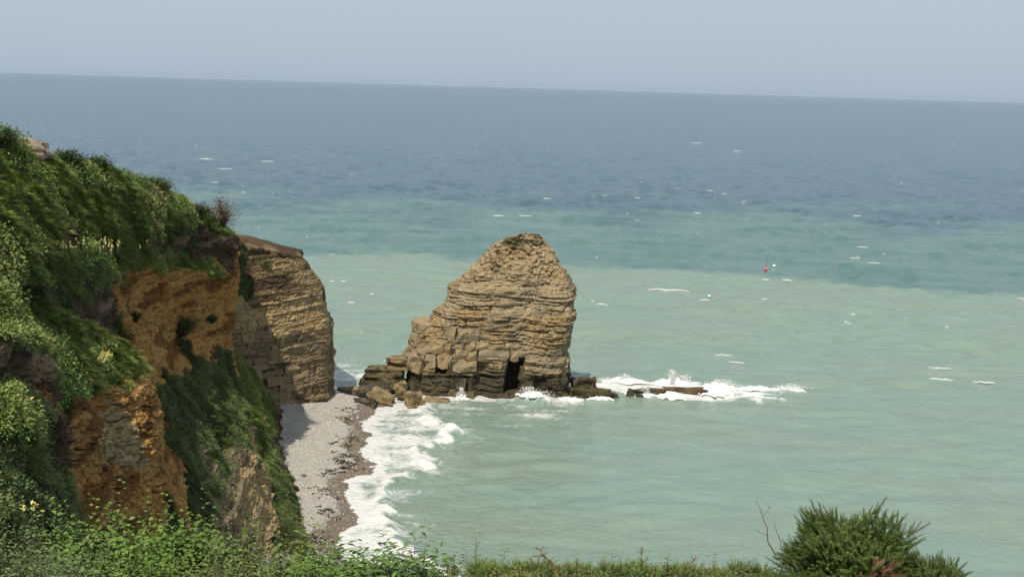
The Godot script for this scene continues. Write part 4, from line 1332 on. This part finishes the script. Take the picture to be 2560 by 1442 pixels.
func build_buoys() -> void:
	var red := StandardMaterial3D.new()
	red.albedo_color = lin(0.75, 0.09, 0.06)
	red.roughness = 0.45
	var white := StandardMaterial3D.new()
	white.albedo_color = lin(0.8, 0.8, 0.8)
	white.roughness = 0.5
	var orange := StandardMaterial3D.new()
	orange.albedo_color = lin(0.75, 0.25, 0.06)
	var ball := SphereMesh.new()
	ball.radius = 0.36
	ball.height = 0.68
	ball.radial_segments = 20
	ball.rings = 10
	var pole := CylinderMesh.new()
	pole.top_radius = 0.025
	pole.bottom_radius = 0.035
	pole.height = 2.2
	var collar := TorusMesh.new()
	collar.inner_radius = 0.30
	collar.outer_radius = 0.40
	for e in [["red marker buoy with a thin staff, far out right of the stack", Vector3(49.38, 0.05, -231.81), red, 1.0, true], ["white mooring buoy floating beside the red buoy", Vector3(52.13, 0.05, -237.11), white, 0.8, false], ["white float nearest the long whitecap", Vector3(33.24, 0.05, -199.21), white, 0.6, false], ["tiny orange float right of the near white float", Vector3(34.77, 0.05, -198.31), orange, 0.35, false]]:
		var t := thing("buoy", e[0], "buoy", e[1], "buoys on the sea")
		t.scale = Vector3.ONE * e[3]
		var f := part("float", ball, e[2], t)
		f.position.y = 0.25
		var c := part("collar", collar, e[2], t)
		c.position.y = 0.22
		if e[4]:
			var s := part("staff", pole, mats.bark, t)
			s.position.y = 1.5


# ------------------------------------------------------------------ the scene
func _ready() -> void:
	var cam := Camera3D.new()
	cam.name = "camera"
	cam.fov = 26.99
	cam.near = 0.1
	cam.far = 60000.0
	add_child(cam)
	cam.position = EYE
	cam.basis = Basis(Vector3.RIGHT, deg_to_rad(-9.55)) * Basis(Vector3.BACK, deg_to_rad(1.70))
	cam.current = true

	var sky := ProceduralSkyMaterial.new()
	sky.sky_top_color = Color(0.735, 0.785, 0.82)
	sky.sky_horizon_color = Color(0.655, 0.715, 0.77)
	sky.sky_curve = 0.06
	sky.ground_horizon_color = Color(0.655, 0.715, 0.77)
	sky.ground_bottom_color = Color(0.30, 0.36, 0.38)
	sky.sun_angle_max = 1.0
	var env := Environment.new()
	env.background_mode = Environment.BG_SKY
	env.sky = Sky.new()
	env.sky.sky_material = sky
	env.tonemap_mode = Environment.TONE_MAPPER_LINEAR
	env.tonemap_exposure = 1.06
	env.fog_enabled = true
	env.fog_density = 0.000016
	env.fog_light_color = Color(0.76, 0.87, 0.95)
	env.sdfgi_enabled = true
	env.ssao_enabled = true
	env.ssil_enabled = true
	var we := WorldEnvironment.new()
	we.name = "world_environment"
	we.environment = env
	add_child(we)

	var sun := DirectionalLight3D.new()
	sun.name = "sun"
	sun.light_color = Color(1.0, 0.955, 0.88)
	sun.light_energy = 1.5
	sun.light_angular_distance = 0.5
	sun.shadow_enabled = true
	add_child(sun)
	sun.look_at_from_position(SUN_TOWARDS * 100.0, Vector3.ZERO, Vector3.UP)

	for n in [na, nb, nc]:
		n.noise_type = FastNoiseLite.TYPE_SIMPLEX_SMOOTH
		n.frequency = 0.05
	na.fractal_type = FastNoiseLite.FRACTAL_NONE
	nb.fractal_type = FastNoiseLite.FRACTAL_FBM
	nb.fractal_octaves = 3
	nc.fractal_type = FastNoiseLite.FRACTAL_FBM
	nc.fractal_octaves = 2
	na.seed = 1
	nb.seed = 2
	nc.seed = 3
	var t0 := Time.get_ticks_msec()
	make_materials()
	print("materials ", Time.get_ticks_msec() - t0)
	build_sea()
	print("sea ", Time.get_ticks_msec() - t0)
	build_beach()
	build_foam()
	print("beach ", Time.get_ticks_msec() - t0)
	var cliff := net_surface(NET_CLIFF, 680, 500, Vector3(0.3, 0, 0.95), 5, 0.8, 2.0)
	setting("cliff", cliff.mesh, mats.rock)
	sow(cliff, 13.0, 81, 0.8)
	var slope := net_surface(NET_SLOPE, 260, 320, Vector3(0.3, 0, 0.95), 9, 0.7, 1.4)
	setting("cliff_foot", slope.mesh, mats.rock)
	sow(slope, 14.0, 82, 0.7)
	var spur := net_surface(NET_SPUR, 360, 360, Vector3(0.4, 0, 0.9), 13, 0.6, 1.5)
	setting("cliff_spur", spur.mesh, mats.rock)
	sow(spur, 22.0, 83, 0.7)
	var bank := net_surface(NET_BANK, 220, 240, Vector3(0.4, 0, 0.9), 15, 0.5, 1.2)
	setting("earth_bank", bank.mesh, mats.rock)
	sow(bank, 28.0, 84, 0.7)
	print("cliffs ", Time.get_ticks_msec() - t0)
	build_headland()
	plant_cliffs()
	print("plants ", Time.get_ticks_msec() - t0)
	build_stack()
	build_rocks()
	build_buoys()
	build_shrubs()
	build_front()
	print("done ", Time.get_ticks_msec() - t0, " grass ", grass_xf[0].size() * 3, " scrub ", scrub_xf[0].size() * 2)


func build_shrubs() -> void:
	var dark := [Color(0.040, 0.070, 0.020), Color(0.060, 0.095, 0.026), Color(0.035, 0.055, 0.018)]
	var mid := [Color(0.065, 0.105, 0.028), Color(0.085, 0.125, 0.035), Color(0.05, 0.08, 0.025)]
	var brown := [Color(0.17, 0.10, 0.06), Color(0.21, 0.13, 0.085), Color(0.12, 0.075, 0.05)]
	var g := "shrubs on the cliff crest"
	clump_shrub("crest_shrub", "reddish-brown half-dead shrub at the tip of the cliff edge", Vector3(-24.66, 21.58, -100.52), Vector3(1.5, 3.0, 1.3), 70, brown, 0.15, 1, g)
	clump_shrub("crest_shrub", "dark green shrub next to the reddish-brown one on the cliff edge", Vector3(-25.22, 23.29, -94.70), Vector3(1.5, 1.0, 1.4), 70, dark, 0.15, 2, g)
	clump_shrub("crest_shrub", "rounded green shrub on the skyline where the crest steps down", Vector3(-26.24, 25.96, -87.14), Vector3(1.3, 0.9, 1.3), 70, mid, 0.15, 3, g)
	clump_shrub("crest_shrub", "broad dark shrub on the skyline right of the crest's middle", Vector3(-26.37, 28.23, -75.53), Vector3(1.4, 0.7, 1.3), 70, dark, 0.14, 4, g)
	clump_shrub("crest_shrub", "low dark shrub on the skyline right of the pale rock", Vector3(-26.17, 28.95, -70.29), Vector3(1.2, 0.6, 1.2), 60, dark, 0.14, 5, g)
	clump_shrub("crest_shrub", "green shrub at the left edge, tallest on the skyline", Vector3(-24.37, 30.76, -57.01), Vector3(0.9, 0.8, 1.0), 60, mid, 0.12, 6, g)
	clump_shrub("crest_shrub", "bushy green shrub below the skyline shrub, above the brown hollow", Vector3(-26.78, 26.22, -83.83), Vector3(1.5, 0.9, 1.4), 60, mid, 0.15, 7, g)
	clump_shrub("ledge_shrub", "small green bush rooted on the headland's face near its top", Vector3(-24.62, 15.63, -117.45), Vector3(0.8, 0.8, 0.6), 40, mid, 0.12, 8, "shrubs on the rock faces")
	clump_shrub("ledge_shrub", "large dark ivy-like bush on the ochre cliff face", Vector3(-24.25, 15.42, -86.67), Vector3(1.6, 1.5, 1.0), 70, dark, 0.13, 9, "shrubs on the rock faces")
	clump_shrub("ledge_shrub", "small dark bush left of the large one on the ochre face", Vector3(-23.93, 18.73, -75.08), Vector3(0.5, 0.55, 0.4), 30, dark, 0.10, 10, "shrubs on the rock faces")
	clump_shrub("ledge_shrub", "small dark bush right of the large one on the ochre face", Vector3(-23.64, 15.10, -93.04), Vector3(0.6, 0.5, 0.4), 30, dark, 0.11, 11, "shrubs on the rock faces")
	# yellow flowers among the grass
	var yellow := [Color(0.60, 0.56, 0.20), Color(0.64, 0.60, 0.28), Color(0.52, 0.46, 0.12)]
	var r := RandomNumberGenerator.new()
	var spots := [["pale yellow flowers in a dense patch on the upper grassy ledge", Vector3(-22.93, 24.24, -64.55) + Vector3(0, 0.25, 0), Vector3(1.6, 0.25, 0.5), 120], ["bright yellow flowers at the tip of the near grassy spur", Vector3(-18.42, 20.99, -53.41), Vector3(0.25, 0.2, 0.2), 26], ["few pale yellow flowers left of the dense patch", Vector3(-21.67, 25.26, -57.56) + Vector3(0, 0.2, 0), Vector3(0.9, 0.2, 0.4), 30], ["yellow flowers low on the nearest earth bank", Vector3(-12.68, 25.32, -30.03), Vector3(0.3, 0.15, 0.2), 12], ["yellow flowers just above the foreground hedge at left", Vector3(-10.61, 24.23, -25.37), Vector3(0.35, 0.15, 0.2), 5]]
	for k in spots.size():
		r.seed = 900 + k
		var b := Buf.new()
		var stems := Buf.new()
		var e: Array = spots[k]
		for q in e[3]:
			var p := Vector3(r.randfn() * e[2].x, 0.15 + r.randf() * e[2].y * 1.6, r.randfn() * e[2].z) * Vector3(0.6, 1.0, 1.0)
			stems.tube(p - Vector3(0, 0.35, 0), p, 0.006, 0.004, Color(0.2, 0.3, 0.1), 3)
			for m in 6:
				var d := Vector3(r.randfn(), r.randfn() + 0.6, r.randfn()).normalized()
				b.leaf(p + Vector3(0, 0.02 * m, 0), d, Vector3.UP, 0.09, 0.08, yellow[r.randi() % 3])
		var t := thing("flower_patch", e[0], "flowers", e[1], "yellow flowers on the cliff")
		part("stems", stems.mesh(), mats.leaf, t)
		part("petals", b.mesh(), mats.leaf, t)


func build_front() -> void:
	# the slope of the cliff top under the hedge
	var nu := 60
	var nv := 60
	var pts := PackedVector3Array()
	var cols := PackedColorArray()
	for j in nv:
		var z := lerpf(-19.0, 14.0, float(j) / (nv - 1))
		for i in nu:
			var x := lerpf(-24.0, 22.0, float(i) / (nu - 1))
			var h := table([[-19.0, 18.0], [-17.0, 23.0], [-15.0, 26.2], [-12.0, 27.8], [-9.0, 29.0], [-5.0, 30.9], [0.0, 32.3], [14.0, 33.0]], z)
			h += 0.12 * na.get_noise_2d(x * 10.0, z * 10.0)
			if x > 4.0:
				h -= 0.05 * (x - 4.0) * (x - 4.0)
			pts.append(Vector3(x, h, z))
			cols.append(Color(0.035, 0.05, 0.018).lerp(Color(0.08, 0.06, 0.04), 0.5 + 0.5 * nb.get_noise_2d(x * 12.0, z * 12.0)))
	setting("cliff_top_ground", grid_mesh(pts, nu, nv, cols), mats.rock)
	mats.gorse = gorse_shoot(3)
	var fresh := [Color(0.085, 0.155, 0.026), Color(0.110, 0.185, 0.034), Color(0.060, 0.115, 0.022)]
	var sage := [Color(0.085, 0.125, 0.050), Color(0.105, 0.145, 0.065), Color(0.065, 0.100, 0.038)]
	var glossy := [Color(0.060, 0.130, 0.026), Color(0.080, 0.155, 0.032), Color(0.045, 0.100, 0.022)]
	var olive := [Color(0.105, 0.130, 0.040), Color(0.080, 0.110, 0.032), Color(0.13, 0.115, 0.05)]
	# label, top (x, y, z), half size, shoots, leaves each, leaf size and width, tones, name
	var list := [
		["greyish-green shrub in the bottom left corner", Vector3(-4.33, 29.96, -10.11), Vector3(0.75, 0.75, 0.7), 323, 20, Vector2(0.045, 0.42), sage],
		["bramble with loose arching sprays, second from the bottom left corner", Vector3(-3.84, 29.78, -10.84), Vector3(0.75, 0.8, 0.7), 285, 18, Vector2(0.060, 0.72), fresh],
		["tallest bright bramble in front of the orange spur", Vector3(-3.13, 29.71, -11.07), Vector3(0.72, 0.8, 0.7), 285, 18, Vector2(0.062, 0.74), fresh],
		["dense small-leaved shrub in front of the pale buttress", Vector3(-2.40, 29.61, -10.74), Vector3(0.72, 0.7, 0.7), 323, 20, Vector2(0.042, 0.5), sage],
		["shrub with an upright leafy leader where the hedge meets the beach", Vector3(-1.96, 29.64, -10.82), Vector3(0.45, 0.7, 0.5), 209, 20, Vector2(0.048, 0.45), olive],
		["glossy long-leaved shrub in front of the surf", Vector3(-1.29, 29.92, -9.92), Vector3(0.50, 0.6, 0.5), 209, 15, Vector2(0.095, 0.30), glossy],
		["second glossy long-leaved shrub, right of the first", Vector3(-0.81, 29.90, -9.97), Vector3(0.48, 0.6, 0.5), 199, 15, Vector2(0.090, 0.32), glossy],
		["low olive shrub at the right end of the hedge", Vector3(-0.25, 29.99, -9.60), Vector3(0.42, 0.5, 0.45), 228, 20, Vector2(0.040, 0.45), olive],
		["sage-green shrub along the bottom edge, leftmost", Vector3(-3.40, 30.40, -8.55), Vector3(0.62, 0.6, 0.5), 304, 20, Vector2(0.042, 0.42), sage],
		["fresh green shrub along the bottom edge, below the bramble", Vector3(-2.75, 30.32, -8.78), Vector3(0.62, 0.6, 0.5), 285, 20, Vector2(0.050, 0.6), fresh],
		["small-leaved shrub along the bottom edge, below the buttress", Vector3(-2.09, 30.31, -8.75), Vector3(0.55, 0.55, 0.5), 304, 20, Vector2(0.040, 0.5), olive],
		["bright shrub along the bottom edge, below the beach", Vector3(-1.56, 30.27, -8.86), Vector3(0.5, 0.55, 0.5), 266, 20, Vector2(0.048, 0.5), fresh],
		["yellowish tuft at the bottom edge below the dead branch", Vector3(0.12, 30.39, -8.60), Vector3(0.32, 0.3, 0.3), 170, 18, Vector2(0.030, 0.35), [Color(0.17, 0.16, 0.04), Color(0.13, 0.14, 0.035)]],
		["small dark-leaved plant left of the dead branch", Vector3(0.27, 30.33, -8.80), Vector3(0.10, 0.3, 0.15), 49, 14, Vector2(0.030, 0.45), sage],
		["thin green plant right of the dead branch", Vector3(0.62, 30.33, -8.78), Vector3(0.28, 0.3, 0.2), 152, 14, Vector2(0.030, 0.4), olive],
		["spiky green plant left of the reddish seed spike", Vector3(0.96, 30.38, -8.75), Vector3(0.26, 0.35, 0.2), 228, 16, Vector2(0.032, 0.3), glossy],
		["low green plant right of the reddish seed spike", Vector3(1.32, 30.39, -8.70), Vector3(0.28, 0.3, 0.2), 190, 16, Vector2(0.030, 0.35), olive],
		["low leafy plant just left of the gorse bush", Vector3(1.76, 30.44, -8.62), Vector3(0.36, 0.3, 0.25), 266, 16, Vector2(0.028, 0.4), olive],
	]
	var k := 0
	for e in list:
		var rad: Vector3 = e[2]
		front_bush(e[0], e[1] - Vector3(0, rad.y * 0.80, 0), rad, e[3], e[4], e[5], e[6], 600 + k, "hedge_shrub" if k < 12 else "low_plant")
		k += 1
	var edge_xf := []
	var edge_cl := []
	var r := RandomNumberGenerator.new()
	r.seed = 31
	for q in 900:
		var f := r.randf()
		var base: Vector3 = Vector3(-0.25, 30.12, -9.00).lerp(Vector3(2.16, 30.28, -8.74), f) + Vector3(r.randf_range(-0.1, 0.1), -0.045, r.randf_range(-0.35, 0.35))
		base.y += 0.04 * na.get_noise_2d(base.x * 60.0, base.z * 60.0) - 0.02
		edge_xf.append(Transform3D(Basis(Vector3.UP, r.randf() * TAU).scaled(Vector3.ONE * r.randf_range(0.14, 0.26)), base))
		var g := r.randf_range(0.7, 1.3)
		edge_cl.append(Color(0.12 * g, 0.175 * g, 0.045 * g) if r.randf() < 0.88 else Color(0.22 * g, 0.17 * g, 0.09 * g))
	scatter("cliff_edge_grass", grass_tuft(58, 26, 0.5, Vector3(0.2, 0.0, 0.1)), mats.leaf, edge_xf, edge_cl, "thin grass along the cliff edge at the bottom of the view", "grass")
	gorse_bush("dense dark green spiny gorse bush in the bottom right corner", Vector3(2.61, 30.56, -8.61) - Vector3(0, 0.12, 0), Vector3(0.47, 0.40, 0.45), 3600, 7, 0.2)
	gorse_bush("small browning gorse bush at the right of the large one", Vector3(3.24, 30.40, -8.61) - Vector3(0, 0.06, 0), Vector3(0.24, 0.17, 0.25), 700, 8, 0.7)
	dry_stalk("dry_stalk", "pale bent dry stalk sticking out of the hedge at left", Vector3(-3.47, 29.72, -10.44), Vector3(-3.57, 29.99, -10.41), 1, 1, 0.008)
	dry_stalk("dry_stalk", "tall dry stalk left of the gorse bush", Vector3(2.10, 30.48, -8.75), Vector3(1.92, 30.93, -8.79), 2, 2, 0.006)
	dry_stalk("dry_stalk", "short dark stalk close beside the gorse bush", Vector3(2.12, 30.61, -8.75), Vector3(2.06, 30.77, -8.76), 0, 3, 0.004)
	dry_stalk("dead_branch", "tangled dead brown branch at the bottom edge", Vector3(0.50, 30.25, -8.79), Vector3(0.28, 30.48, -8.80), 14, 4, 0.010)
	dry_stalk("dead_branch", "low dead twigs left of the gorse bush", Vector3(1.39, 30.33, -8.69), Vector3(1.45, 30.49, -8.68), 9, 5, 0.006)
	dry_stalk("dry_stalk", "thin bare stalk standing at the bottom edge, middle", Vector3(1.61, 30.37, -8.65), Vector3(1.60, 30.57, -8.65), 1, 6, 0.003)
	dry_stalk("seed_spike", "reddish-brown seed spike at the bottom edge", Vector3(1.08, 30.30, -8.73), Vector3(1.05, 30.50, -8.74), 16, 7, 0.006)
	dry_stalk("dry_stalk", "thin dark stem with a bent head above the surf", Vector3(-0.07, 30.04, -9.40), Vector3(-0.12, 30.13, -9.40), 0, 8, 0.004)
